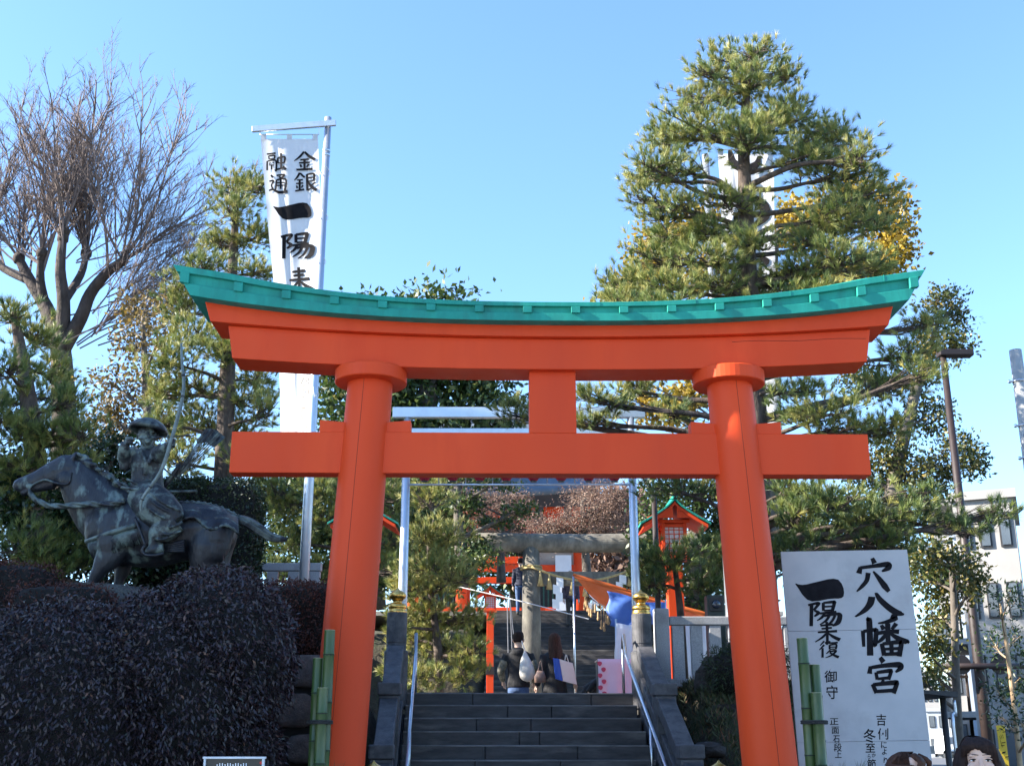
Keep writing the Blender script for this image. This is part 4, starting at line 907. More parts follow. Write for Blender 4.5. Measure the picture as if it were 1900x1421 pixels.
# bow, arrow, sword, quiver of arrows
m_bow = M('bow_patina', (.10, .13, .125), (.2, .25, .24), 14, .5, .003, metal=.2)
bowp = curve([H_(336, 637, -.45), H_(338, 675, -.46), H_(341, 708, -.47), H_(338, 741, -.48), H_(327, 785, -.49), H_(316, 822, -.50), H_(308, 850, -.5), H_(297, 877, -.49), H_(280, 902, -.47), H_(266, 922, -.46), H_(261, 938, -.45), H_(262, 950, -.44)], 5)
nb = len(bowp); b = MB(); b.tube(bowp, [.010 + .012 * math.sin(math.pi * i / (nb - 1)) ** .7 for i in range(nb)], 8); bow = b.build('bow', m_bow, statue, smooth=True)
for k in (8, 14, 20, 26, 34, 40, 46):
    b = MB(); b.tube([bowp[k], bowp[k] + (bowp[k + 1] - bowp[k]) * .6], .021, 8); b.build('bow_binding', m_bronze, bow)
b = MB(); b.tube([H_(234, 815.5, -.24), H_(345, 808, -.56)], .0065, 6).tube([H_(345, 808, -.56), H_(349, 807.7, -.575), H_(353, 807.5, -.585)], [.014, .014, .002], 6); b.build('drawn_arrow', m_bronze_pale, statue, smooth=True)
b = MB(); b.tube(curve([H_(225, 904, -.20), H_(262, 909, -.25), H_(315, 912, -.2), H_(366, 911, -.05)], 5), [.018] * 5 + [.018] * 5 + [.015] * 5 + [.011], 8).lathe(H_(258, 908, -.25), [(.03, -.006), (.03, .006)], 12, axis=(1, 0, 0)); b.build('sword', m_bronze_pale, statue, smooth=True)
b = MB(); b.tube(curve([H_(236, 889, -.2), H_(247, 894, -.22), H_(258, 901, -.2)], 4), .015, 8); b.build('short_sword', m_bronze_pale, statue, smooth=True)
qv = MB(); qv.tube(curve([H_(302, 905, .12), H_(318, 885, .1), H_(334, 862, .1)], 3), [.03] * 3 + [.028] * 3 + [.02], 8).tube(curve([H_(303, 868, .0), H_(315, 878, .05), H_(330, 886, .1), H_(336, 892, .1)], 4), .009, 6).tube(curve([H_(326, 884, .1), H_(335, 866, .08), H_(330, 852, .1)], 3), .008, 6); qo = qv.build('quiver', m_bronze, statue, smooth=True)
for k in range(9):
    t = k / 8; e = H_(384 + 32 * t, 796 + 14 * t - 6 * math.sin(t * 3), .25 + .12 * (k % 3 - 1)); s_ = H_(322 + 4 * t, 886 + 3 * t, .1)
    b = MB(); b.tube([s_, e], .006, 5); d = (e - s_).normalized(); n_ = d.cross(Vector((0, 1, 0))).normalized()
    for sg in (-1, 1):
        f0 = e - d * .20; b.prism([f0, f0 + d * .19 + n_ * sg * .003, e + n_ * sg * .02, f0 + d * .03 + n_ * sg * .022], (0, .006, 0))
    b.build('quiver_arrow', m_bronze_pale, qo)
# saddle skirt streaming over the croup
b = MB()
def skirt(u, v):
    x = 312 + 130 * u; top = 936 - 8 * math.sin(u * 2.6) + 26 * u ** 2.2; low = 955 + 32 * u + 7 * math.sin(u * 13)
    y = top + (low - top) * v; dy = -.02 - .30 * math.sin(v * 1.45) * (1 - .25 * u) + .018 * math.sin(u * 22 + v * 4)
    return H_(x, y, dy)
b.grid(skirt, 40, 14); b.build('saddle_skirt', m_bronze, statue, smooth=True, solid=.02)
b = MB()
for v, r_ in ((1, .016), (.55, .013), (.02, .024)):
    b.tube([Vector(skirt(i / 40, v)) + Vector((0, -.004, 0)) for i in range(41)], [r_ * (1 + .35 * math.sin(i * 1.9)) for i in range(41)], 7)
b.build('skirt_hem', m_bronze_pale, statue, smooth=True)
b = MB(); b.tube(curve([H_(250, 960, -.33), H_(262, 990, -.37), H_(270, 1012, -.38)], 4), .016, 7); b.tube(curve([H_(304, 1026, -.37), H_(288, 1030, -.38), H_(270, 1029, -.38), H_(264, 1020, -.38), (H_(270, 1012, -.38))], 4), .018, 7); b.build('stirrup', m_bronze, statue, smooth=True)
b = MB()
for k in range(5): b.tube([H_(305, 1012 + k * 2.5, -.31), H_(342, 1004 + k * 4.5, -.30)], [.012, .018], 6)
b.build('saddle_tassel', m_bronze, statue, smooth=True)
m_rock = M('garden_rock', (.045, .042, .042), (.10, .095, .09), 6, .9, .03, bscale=18, c3=(.05, .06, .03), s3=3)
def rock(c, r, name, mat=m_rock, seed=0, parent=None, n=14):
    rnd = random.Random(seed); b = MB(); b.ball((0, 0, 0), 1, n)
    ph = [(rnd.uniform(1, 3), rnd.uniform(1, 3), rnd.uniform(1, 3), rnd.uniform(0, 6)) for _ in range(5)]
    for i, v in enumerate(b.v):
        k = 1 + sum(.09 * math.sin(a * v.x * 2 + bb * v.y * 2 + cc * v.z * 2 + d) for a, bb, cc, d in ph)
        b.v[i] = Vector(c) + Vector((math.copysign(abs(v.x) ** .8, v.x) * r[0] * k, math.copysign(abs(v.y) ** .8, v.y) * r[1] * k, math.copysign(abs(v.z) ** .8, v.z) * r[2] * k))
    return b.build(name, mat, parent, smooth=True)
zf = H_(165, 1102).z
rock((H_(285, 1100).x, YH, zf - .45), (1.25, .55, .47), 'pedestal_rock', parent=statue, seed=4, n=20)
# ------------------------------------------------------------------ people
m_skin = M('skin', (.56, .36, .27), (.62, .41, .31), 9, .5, .0006, bscale=200)
m_hair = M('dark_hair', (.014, .008, .007), (.03, .017, .014), 60, .65, .003, bscale=160, stretch=(1, 1, .12), spec=.15)
m_hairbrown = M('brown_hair', (.035, .016, .010), (.065, .03, .018), 60, .65, .003, bscale=160, stretch=(1, 1, .12), spec=.15)
m_blackcloth = M('black_cloth', (.012, .012, .014), (.02, .02, .023), 14, .85, .004, bscale=40)
m_jeans = M('blue_denim', (.05, .09, .19), (.07, .12, .24), 30, .9, .002)
m_navy = M('navy_cloth', (.02, .025, .05), (.035, .04, .07), 14, .85, .004, bscale=40)
m_camo = M('camouflage_cloth', (.22, .2, .15), (.06, .06, .04), 16, .9, c3=(.35, .32, .26), s3=9)
m_plaid = M('dark_plaid', (.03, .025, .04), (.11, .08, .1), 18, .9)
m_grey = M('grey_cloth', (.12, .12, .13), (.17, .17, .18), 14, .9, .003)
m_beige = M('beige_cloth', (.42, .36, .28), (.5, .44, .35), 14, .9, .003)
m_eye = M('eye_white', (.7, .68, .66), rough=.2); m_iris = M('iris', (.012, .008, .006), rough=.15); m_lip = M('lip', (.42, .12, .11), rough=.45)
def person(label, loc, yaw, H, top=m_blackcloth, bottom=m_jeans, hair='short', hairm=m_hair, arms=None, near=False, coat=0., group='visitors at the shrine', shoes=m_black, bend=0., sleeve=None):
    """faces -Y at yaw 0; all lengths are fractions of H"""
    loc = Vector(loc); Rm = Matrix.Rotation(yaw, 3, 'Z'); root = thing('person', label, 'person', loc, group)
    def B(x, y, z):
        if bend and z > .5: y2 = y - (z - .5) * math.sin(bend); z = .5 + (z - .5) * math.cos(bend); y = y2
        return loc + Rm @ Vector((x * H, y * H, z * H))
    vox = .006 if near else .014
    sidev = Rm @ Vector((1, 0, 0))
    def lf(b, st, n=16, sub=3, side=sidev):
        b.tube(curve([B(*q[:3]) for q in st], sub), resamp([q[3] * H for q in st], sub), n, True, side, resamp([q[4] * H for q in st], sub))
    arms = arms or [((-.125, .01, .63), (-.13, -.04, .49)), ((.125, .01, .63), (.13, -.04, .49))]
    # body: head with face, neck, hands, legs
    b = MB(); hy = -.012; hz = .928
    lf(b, [(0, .005, .80, .04, .045), (0, .0, .845, .033, .034), (0, -.004, .885, .034, .036)])
    lf(b, [(0, hy - .006, .868, .028, .026), (0, hy - .010, .885, .045, .038), (0, hy - .004, .91, .052, .044), (0, hy, .935, .055, .0475), (0, hy, .96, .053, .047), (0, hy + .002, .982, .042, .038), (0, hy + .004, .995, .018, .016)], 20)
    lf(b, [(0, hy - .050, .936, .006, .006), (0, hy - .060, .915, .009, .009), (0, hy - .056, .908, .006, .011), (0, hy - .045, .904, .004, .006)], 10)
    for sx in (-1, 1):
        b.ball(B(sx * .047, hy + .006, .922), (.011 * H, .016 * H, .02 * H), 8)
        b.ball(B(sx * .024, hy - .04, .91), (.02 * H, .016 * H, .018 * H), 8)
        b.ball(B(sx * .022, hy - .047, .945), (.017 * H, .008 * H, .006 * H), 8)
    for (el, hd), sx in zip(arms, (-1, 1)):
        E_, W_ = Vector(el), Vector(hd); d = (W_ - E_).normalized()
        lf(b, [(*(E_ + (W_ - E_) * .6), .017, .018), (*W_, .014, .017), (*(W_ + d * .03), .013, .022), (*(W_ + d * .05), .011, .022)], 10)
        n1 = d.cross(Vector((0, 1, 0))); n1 = n1.normalized() if n1.length > .1 else Vector((1, 0, 0)); n2 = d.cross(n1)
        for k, (o_, ln) in enumerate(((-.017, .034), (-.006, .042), (.006, .040), (.017, .032))):
            p0 = W_ + d * .045 + n2 * o_; p1 = p0 + d * ln * .5 + n1 * -.004 * sx; p2 = p0 + d * ln + n1 * -.016 * sx
            lf(b, [(*p0, .0055, .0055), (*p1, .0052, .0052), (*p2, .004, .004)], 7)
        p0 = W_ + d * .012 + n2 * -.018; lf(b, [(*p0, .007, .007), (*(p0 + d * .02 - n2 * .014), .006, .006), (*(p0 + d * .042 - n2 * .016), .0045, .0045)], 7)
    lf(b, [(0, .0, .83, .03, .05), (0, 0, .79, .04, .085), (0, 0, .66, .045, .07), (0, 0, .52, .045, .075), (0, 0, .47, .04, .07)])
    for (el, hd), sx in zip(arms, (-1, 1)): lf(b, [(sx * .08, .004, .79, .025, .025), (*el, .021, .021), (*(Vector(el) + (Vector(hd) - Vector(el)) * .7), .017, .018)], 10)
    for sx in (-1, 1): lf(b, [(sx * .045, 0, .5, .036, .036), (sx * .05, 0, .3, .028, .027)])
    for sx in (-1, 1): lf(b, [(sx * .05, 0, .3, .032, .03), (sx * .05, .003, .15, .026, .024), (sx * .05, .0, .045, .02, .02)])
    body = b.build('body', m_skin, root, remesh=vox * .75, rsm=2)
    # clothes
    b = MB()
    lf(b, [(0, .006, .838, .036, .036), (0, .006, .822, .05, .075), (0, .004, .80, .062, .108), (0, 0, .74, .07, .112), (0, 0, .66, .066, .1), (0, .0, .6, .066, .096), (0, 0, .53, .072, .108), (0, 0, .50 - coat, .074 + coat * .1, .11 + coat * .12)], 20)
    for (el, hd), sx in zip(arms, (-1, 1)):
        E_, W_ = Vector(el), Vector(hd); sh = Vector((sx * .10, .004, .795))
        if sleeve is None: lf(b, [(*sh, .042, .042), (*(sh + (E_ - sh) * .35), .041, .04), (*E_, .035, .035), (*(E_ + (W_ - E_) * .55), .031, .031), (*(E_ + (W_ - E_) * .93), .028, .027)], 14)
        else: lf(b, [(*sh, .042, .042), (*(sh + (E_ - sh) * .5), .041, .04)], 14)
    if hair == 'hood' : lf(b, [(0, .035, .81, .05, .07), (0, .05, .845, .035, .055)], 12)
    tp = b.build('coat' if coat > .05 else 'jacket', top, root, remesh=vox, rsm=2)
    if sleeve is not None:
        for (el, hd), sx in zip(arms, (-1, 1)):
            b = MB(); E_, W_ = Vector(el), Vector(hd); sh = Vector((sx * .10, .004, .795))
            lf(b, [(*(sh + (E_ - sh) * .4), .043, .042), (*E_, .037, .037), (*(E_ + (W_ - E_) * .55), .033, .033), (*(E_ + (W_ - E_) * .93), .029, .028)], 14)
            b.build('sleeve', sleeve, root, remesh=vox, rsm=2)
    b = MB()
    lf(b, [(0, 0, .55, .06, .09), (0, 0, .49, .066, .1), (0, 0, .46, .06, .095)], 18)
    for sx in (-1, 1): lf(b, [(sx * .048, 0, .48, .055, .054), (sx * .05, -.004, .38, .048, .046), (sx * .05, -.002, .27, .038, .036), (sx * .05, .004, .15, .034, .032), (sx * .05, .004, .045, .032, .03)], 14)
    b.build('trousers', bottom, root, remesh=vox, rsm=2)
    for sx in (-1, 1):
        b = MB(); lf(b, [(sx * .052, .035, .022, .02, .022), (sx * .053, 0, .026, .026, .025), (sx * .055, -.05, .018, .017, .026), (sx * .056, -.085, .013, .012, .018)], 12); b.build('shoe', shoes, root, smooth=True)
    # hair
    b = MB()
    if hair in ('short', 'hood'):
        lf(b, [(0, hy + .036, .90, .022, .04), (0, hy + .03, .925, .034, .05), (0, hy + .016, .955, .05, .053), (0, hy + .006, .985, .048, .046), (0, hy + .004, 1.003, .02, .02)], 18)
        lf(b, [(0, hy - .035, .974, .02, .04), (0, hy - .01, .992, .02, .042)], 12)
    elif hair in ('bob', 'parted'):
        b.ball(B(0, hy + .022, .953), (.061 * H, .056 * H, .055 * H), 18)
        ln = .83 if hair == 'bob' else .74
        for a in [R(q) for q in range(-34, 215, 8)]:        # strands round the back and sides
            cx_, cy_ = math.cos(a), math.sin(a); fl = random.uniform(.97, 1.05)
            lf(b, [(.05 * cx_, hy + .012 + .05 * cy_, .965, .016, .016), (.063 * cx_ * fl, hy + .012 + .06 * cy_ * fl, .92, .017, .017), (.066 * cx_ * fl, hy + .014 + .06 * cy_, .875, .016, .016), (.06 * cx_ * fl, hy + .016 + .052 * cy_, ln + random.uniform(-.01, .012), .008, .008)], 8)
        part = -.014 if hair == 'bob' else .012
        for k in range(9):                                  # fringe swept from the parting
            t = k / 8; x1 = -.052 + .104 * t; s_ = -1 if x1 < part else 1
            zz = .976 - .85 * abs(x1 - part)
            if hair == 'parted' and abs(x1 - part) < .03: continue
            if hair == 'parted': zz = .985 - 1.1 * abs(x1 - part)
            lf(b, [(part + (x1 - part) * .35, hy - .018, .995, .012, .013), (part + (x1 - part) * .8, hy - .05, .975, .010, .013), (x1, hy - .052 + .02 * abs(x1) / .05, zz, .006, .009)], 8)
    elif hair == 'long':
        b.ball(B(0, hy + .012, .955), (.054 * H, .058 * H, .05 * H), 16)
        for a in [R(q) for q in range(-10, 191, 14)]:
            cx_, cy_ = math.cos(a), math.sin(a)
            lf(b, [(.042 * cx_, hy + .014 + .045 * cy_, .96, .014, .014), (.05 * cx_, hy + .016 + .05 * cy_, .90, .013, .013), (.056 * cx_ + random.uniform(-.008, .008), hy + .03 + .056 * cy_, .83, .012, .012), (.06 * cx_ + random.uniform(-.012, .012), hy + .05 + .05 * cy_, .76 + random.uniform(-.03, .02), .005, .005)], 8)
    elif hair == 'cap':
        lf(b, [(0, hy + .01, .945, .058, .052), (0, hy + .006, .985, .05, .046), (0, hy + .004, 1.005, .02, .02)], 16); lf(b, [(0, hy - .04, .955, .004, .04), (0, hy - .095, .948, .004, .03)], 10)
    b.build('cap' if hair == 'cap' else 'hair', hairm, root, remesh=vox * .8, rsm=1 if near else 2)
    if near:
        b = MB()
        for k in range(260):
            a = random.uniform(R(-40), R(220)); cx_, cy_ = math.cos(a), math.sin(a); fl = random.uniform(1.0, 1.13); x0 = (-.014 if hair == 'bob' else .012)
            ln = (.83 if hair == 'bob' else .74) + random.uniform(-.02, .03)
            pts = [B(x0 + .006 * cx_, hy - .01 + .04 * random.random(), 1.0085), B(x0 * .6 + .028 * cx_, hy + .016 + .03 * cy_, 1.003), B(.05 * cx_, hy + .018 + .046 * cy_, .982), B(.063 * cx_ * fl, hy + .018 + .058 * cy_ * fl, .945), B(.069 * cx_ * fl, hy + .016 + .062 * cy_ * fl, .90), B(.070 * cx_ * fl, hy + .016 + .06 * cy_ * fl, .865), B(.062 * cx_ * fl, hy + .016 + .052 * cy_, ln)]
            b.tube(curve(pts, 3), .0011 * H, 3, cap=False)
        stuff(b.build('hair_strands', hairm, root))
        for sx in (-1, 1):
            c = B(sx * .0225, hy - .0455, .930); r_ = .0085 * H
            b = MB(); b.ball(c, (r_ * 1.25, r_ * .7, r_ * .40), 14); ey = b.build('eye', m_eye, body, smooth=True)
            b = MB(); b.ball(c + Rm @ Vector((0, -r_ * .5, 0)), (r_ * .55, r_ * .36, r_ * .44), 14); b.build('iris', m_iris, ey, smooth=True)
            lid = [B(sx * (.0225 + q * .0125), hy - .0525 + .006 * q * q, .9345 - .0045 * q * q) for q in (-1, -.5, 0, .5, 1)]
            b = MB(); b.tube(lid, [.0008 * H, .0016 * H, .0018 * H, .0018 * H, .0012 * H], 6); b.build('eyelashes', m_iris, ey, smooth=True)
            lid2 = [q + Vector((0, -.001, .0035 * H)) for q in lid]; b = MB(); b.tube(lid2, .0022 * H, 6); b.build('eyelid', m_skin, ey, smooth=True)
            br = [B(sx * (.0225 + q * .0165), hy - .0535 + .008 * max(0, q) ** 2, .948 - .0018 * q * q - .0006 * q) for q in (-1, -.5, 0, .5, 1)]
            b = MB(); b.tube(br, [.001 * H, .0014 * H, .0014 * H, .0011 * H, .0006 * H], 6); b.build('eyebrow', m_hair, body, smooth=True)
        b = MB(); b.ball(B(0, hy - .049, .893), (.016 * H, .006 * H, .0045 * H), 10).ball(B(0, hy - .048, .888), (.014 * H, .006 * H, .0045 * H), 10); b.build('lips', m_lip, body, smooth=True)
    return root, B
# two women near the white sign
pw = P(1811, 1372, 6.5); person('woman with dark bobbed hair facing forward on the pavement near the street', (pw.x, 6.5, 0.004), R(-14), 1.605, m_navy, m_jeans, 'bob', m_hair, near=True, group='passers-by beside the white sign')
pw = P(1680, 1398, 6.2); person('woman with parted brown hair passing in front of the white sign', (pw.x, 6.2, 0.004), R(52), 1.525, m_beige, m_grey, 'parted', m_hairbrown, near=True, group='passers-by beside the white sign')
# man from behind with white bag
X = P(962, 1285, 18).x
pm, Bm = person('man seen from behind in a black jacket with pale patterned sleeves', (X, 18, FC), R(172), 1.66, m_blackcloth, m_jeans, 'hood', m_hair, [((-.16, .01, .64), (-.13, -.1, .55)), ((.16, .02, .65), (.15, -.06, .56))], group='visitors on the forecourt', sleeve=m_camo)
m_bag = M('white_canvas', (.55, .53, .48), (.62, .6, .55), 9, .9, .004)
bag = thing('shoulder_bag', 'white cloth bag slung on the back of the man in black jacket', 'bag', P(978, 1262, 17.75))
b = MB(); b.tube(curve([P(974, 1208, 17.82), P(975, 1225, 17.78), P(978, 1245, 17.76), P(980, 1264, 17.78)], 4), [.015, .025, .04, .06, .075, .09, .1, .11, .115, .118, .11, .075, .02], 12, side=(0, 1, 0), rad2=[.015, .02, .025, .03, .04, .045, .05, .06, .06, .06, .05, .04, .015]); b.build('pouch', m_bag, bag, smooth=True)
b = MB(); b.tube(curve([P(975, 1210, 17.82), P(970, 1196, 17.84), P(968, 1188, 17.95)], 4), .01, 6); b.build('strap', m_bag, bag, smooth=True)
# woman with box and handbag
X = P(1030, 1285, 17.8).x
person('woman seen from behind in black coat with long brown hair', (X, 17.8, FC), R(190), 1.62, m_blackcloth, m_blackcloth, 'long', m_hairbrown, [((-.15, .0, .64), (-.19, -.03, .55)), ((.14, .01, .64), (.16, -.05, .52))], coat=.22, group='visitors on the forecourt')
m_boxwhite = M('box_white', (.66, .62, .55), (.7, .66, .6), 6, .6); m_boxblue = M('box_blue', (.03, .09, .42), rough=.5)
bx = thing('gift_box', 'white box with a blue end carried by the woman in black coat', 'box', P(1050, 1270, 17.5))
q = [P(1038, 1222, 17.45), P(1063, 1230, 17.55), P(1071, 1270, 17.55), P(1045, 1263, 17.45)]; D = Vector((-.04, .12, .015))
b = MB(); b.hexa([q[3], q[2], q[2] + D, q[3] + D, q[0], q[1], q[1] + D, q[0] + D]); b.build('carton', m_boxwhite, bx, .005)
q2_ = [P(1031, 1221, 17.44), P(1037.6, 1222, 17.445), P(1044.6, 1263, 17.445), P(1036, 1260, 17.44)]
b = MB(); b.hexa([q2_[3], q2_[2], q2_[2] + D, q2_[3] + D, q2_[0], q2_[1], q2_[1] + D, q2_[0] + D]); b.build('blue_end', m_boxblue, bx, .005)
b = MB(); b.tube(curve([P(1048, 1228, 17.5), P(1050, 1214, 17.5), P(1055, 1228, 17.52)], 4), .006, 6); b.build('handle', m_boxwhite, bx)
hb = thing('handbag', 'brown handbag hanging from the hand of the woman in black coat', 'bag', P(1002, 1265, 17.6)); m_bagbrown = M('brown_leather', (.2, .12, .09), (.28, .18, .14), 9, .6)
b = MB(); b.tube([P(1003, 1244, 17.6), P(1002, 1255, 17.6), P(1002, 1266, 17.6)], [.05, .085, .08], 12, side=(0, 1, 0), rad2=[.03, .045, .04]); b.build('pouch', m_bagbrown, hb, smooth=True)
b = MB(); b.tube(curve([P(998, 1245, 17.6), P(1003, 1226, 17.62), P(1007, 1245, 17.6)], 4), .008, 6); b.build('handle', m_bagbrown, hb, smooth=True)
# stall keeper bending down, visitors on the upper stairs
X = P(1090, 1285, 18.4).x
person('person in black bending over beside the covered table', (X, 18.4, FC), R(75), 1.55, m_blackcloth, m_blackcloth, 'hood', m_hair, bend=R(55), group='visitors on the forecourt')
zc = lambda Y: 2.16 + math.floor((Y - 29.2) / .3 + 1) * .15
pc = P(1060, 1160, 34.3); person('person in cap and plaid jacket coming down the upper stairs', (pc.x, 34.3, zc(34.3)), R(5), 1.66, m_plaid, m_black, 'cap', m_beige, group='visitors on the upper stairs')
pc = P(966, 1150, 34.9); person('person in navy climbing the upper stairs behind the stone torii', (pc.x, 34.9, zc(34.9)), R(180), 1.68, m_navy, m_jeans, 'short', m_hair, group='visitors on the upper stairs')
# ------------------------------------------------------------------ vegetation
def rvec(n): v = RNG.normal(size=(n, 3)); return v / np.linalg.norm(v, axis=1, keepdims=True)
def leaf_cloud(C, axis, L, W, droop=.0):
    """C (n,3) positions, axis (n,3) unit directions; returns verts, quads of folded leaves"""
    n = len(C); side = np.cross(axis, rvec(n)); side /= np.linalg.norm(side, axis=1, keepdims=True) + 1e-9
    nor = np.cross(axis, side); L = np.broadcast_to(L, n)[:, None]; W = np.broadcast_to(W, n)[:, None]
    a = C; m = C + axis * L * .45; t = C + axis * L; f = nor * W * .18
    V = np.stack([a, m + side * W / 2 + f, t, m - side * W / 2 + f], 1).reshape(-1, 3)
    Q = np.arange(4 * n).reshape(n, 4); return V, Q
def needle_tufts(T, A, n_need, L, W, spread=.75):
    """T tuft centres, A tuft axes -> needle triangles and which tuft each belongs to"""
    k = len(T); T2 = np.repeat(T, n_need, 0); A2 = np.repeat(A, n_need, 0); n = len(T2)
    d = A2 + rvec(n) * spread * RNG.uniform(.3, 1.25, (n, 1)); d /= np.linalg.norm(d, axis=1, keepdims=True)
    ln = L * RNG.uniform(.75, 1.2, (n, 1)); base = T2 + A2 * RNG.uniform(-.6, .35, (n, 1)) * L * .6
    s = np.cross(d, rvec(n)); s /= np.linalg.norm(s, axis=1, keepdims=True) + 1e-9
    V = np.stack([base - s * W / 2, base + s * W / 2, base + d * ln], 1).reshape(-1, 3)
    return V, np.arange(3 * n).reshape(n, 3), np.repeat(np.arange(k), n_need * 3)
m_bark = M('pine_bark', (.045, .032, .026), (.12, .09, .07), 16, .95, .02, bscale=26, stretch=(1, 1, .35))
m_bark2 = M('smooth_bark', (.06, .05, .042), (.13, .11, .09), 9, .9, .01, stretch=(1, 1, .5))
m_needle = M('pine_needles', (.1, .1, .03), rough=.5, transl=.18, tint=[(0, (.028, .06, .024)), (.3, (.095, .15, .042)), (.6, (.21, .245, .06)), (1, (.40, .36, .11))])
m_needle_dk = M('dark_pine_needles', (.1, .1, .03), rough=.55, transl=.15, tint=[(0, (.014, .032, .013)), (.5, (.032, .062, .022)), (1, (.075, .095, .032))])
def pine(label, Y, trunk, pads, mat=m_needle, dens=260, L=.105, W=.0062, nn=42, group='pine trees', br=.05, name='pine_tree', tw=.007, bias=0., flat=1., wide=1.):
    tp = [P(a, b_, Y + d) for a, b_, d, r in trunk]; tr = [r for *_, r in trunk]
    base = tp[0].copy(); root = thing(name, label, 'pine tree', base, group)
    b = MB(); cp = curve(tp, 6); cr = resamp(tr, 6); b.tube(cp, cr, 12)
    Ts, As, Tt = [], [], []
    for pd in pads:
        px, py, rx, ry = pd[:4]; ry *= flat; rx *= wide; dy = pd[4] if len(pd) > 4 else random.uniform(-.55, .55)
        k = mpp(px, py, Y + dy); c = P(px, py, Y + dy); rx *= k; rz = ry * k; ryy = rx * .8
        hd = min(range(len(cp)), key=lambda i: abs(cp[i].z - (c.z - .22 * math.hypot(c.x - cp[i].x, c.y - cp[i].y))))
        a0 = cp[hd]; e = c - Vector((0, 0, rz * .35)); d = (e - a0).length
        kink = Vector((random.uniform(-.12, .12), random.uniform(-.12, .12), random.uniform(-.04, .12))) * d
        bp = curve([a0, a0 + (e - a0) * .38 + kink, a0 + (e - a0) * .72 + kink * .5, e], 4)
        r0 = min(cr[hd] * .55, br * (.45 + .3 * d)); b.tube(bp, [r0 + (.012 - r0) * i / (len(bp) - 1) for i in range(len(bp))], 6)
        n_s = max(7, int(12 + 40 * rx * rz)); area = math.pi * rx * (rz + .3 * rx)
        nt_ = max(12, int(1.4 * dens * area)); per = max(2, nt_ // n_s)
        for s in range(n_s):
            v = Vector(rvec(1)[0]); rr = random.random() ** .45; v *= rr
            q = c + Vector((v.x * rx, v.y * ryy, v.z * rz)); st = bp[random.randrange(len(bp) // 2, len(bp))]
            mid = st + (q - st) * .55 + Vector((random.uniform(-.05, .05), random.uniform(-.05, .05), random.uniform(-.08, .02)))
            b.tube([st, mid, q], [tw * 1.9, tw * 1.3, tw * .7], 4, cap=False)
            g = RNG.normal(size=(per, 3)) * np.array([rx * .24 + .05, ryy * .24 + .05, rz * .34 + .04])
            g = np.clip(g, -np.array([rx, ryy, rz]) * .55 - .04, np.array([rx, ryy, rz]) * .55 + .04)
            T = np.array(q) + g; out = (T - np.array(c)) / np.array([rx, ryy, rz]); out /= np.linalg.norm(out, axis=1, keepdims=True) + .3
            A = out * .7 + np.array([0, 0, .6]) + RNG.normal(size=(per, 3)) * .25; A /= np.linalg.norm(A, axis=1, keepdims=True)
            Ts.append(T); As.append(A); Tt.append(np.clip(RNG.normal(.48 + bias, .2, per) + random.uniform(-.16, .16), 0, 1))
            for t_ in T[:3]: b.tube([mid, Vector(t_)], [tw * .8, tw * .45], 3, cap=False)
    b.build('trunk', m_bark, root, smooth=True)
    T, A, tt = np.concatenate(Ts), np.concatenate(As), np.concatenate(Tt)
    V, Q, own = needle_tufts(T, A, nn, L, W)
    tv = np.clip(tt[own] + np.repeat(RNG.normal(0, .1, len(own) // 3), 3), 0, 1)
    stuff(link_mesh('crown', V, Q, mat, root, tint=tv)); return root
def broadleaf(label, Y, trunk, clumps, mat, n_leaf, L, W, group='leafy trees', name='leafy_tree', cat='tree', bark=m_bark2, sub=10, sig=.34, limb=.05, tw=.012, hang=.0):
    tp = [P(a, b_, Y + d) for a, b_, d, r in trunk]; root = thing(name, label, cat, tp[0], group)
    b = MB(); cp = curve(tp, 5); cr = resamp([q[3] for q in trunk], 5); b.tube(cp, cr, 10); Cs, Xs, Ts = [], [], []
    wts = [c[2] * c[3] for c in clumps]; tot = sum(wts)
    for cl, wt in zip(clumps, wts):
        px, py, rx, ry = cl[:4]; dy = cl[4] if len(cl) > 4 else random.uniform(-.8, .8); k = mpp(px, py, Y + dy); c = P(px, py, Y + dy); rx *= k; rz = ry * k
        hd = min(range(len(cp)), key=lambda i: abs(cp[i].z - (c.z - .55 * math.hypot(c.x - cp[i].x, c.y - cp[i].y)))); a0 = cp[hd]
        kk = Vector((random.uniform(-.1, .1), random.uniform(-.1, .1), 0)) * (c - a0).length
        bp = curve([a0, a0 + (c - a0) * .5 + kk, c], 4); r0 = min(cr[hd] * .6, limb); b.tube(bp, [r0 + (tw - r0) * i / (len(bp) - 1) for i in range(len(bp))], 5)
        n = int(n_leaf * wt / tot); per = max(3, n // sub)
        for s in range(sub):
            v = rvec(1)[0] * random.random() ** .4; q = np.array(c) + v * np.array([rx, rx * .8, rz])
            st = bp[random.randrange(len(bp) // 2, len(bp))]; b.tube([st, Vector(q)], [tw * .8, tw * .35], 3, cap=False)
            g = RNG.normal(size=(per, 3)) * np.array([rx, rx * .8, rz]) * sig; C = q + g
            ax = (C - np.array(c)); ax /= np.linalg.norm(ax, axis=1, keepdims=True) + .1; ax = ax * .5 + rvec(per) * .9 + np.array([0, 0, -hang]); ax /= np.linalg.norm(ax, axis=1, keepdims=True)
            Cs.append(C); Xs.append(ax); Ts.append(np.clip(RNG.normal(.5, .2, per) + random.uniform(-.22, .22), 0, 1))
    b.build('trunk', bark, root, smooth=True)
    C, X, t = np.concatenate(Cs), np.concatenate(Xs), np.concatenate(Ts)
    V, Q = leaf_cloud(C, X, L * RNG.uniform(.7, 1.25, len(C)), W * RNG.uniform(.7, 1.25, len(C)))
    stuff(link_mesh('crown', V, Q, mat, root, tint=np.repeat(t, 4))); return root

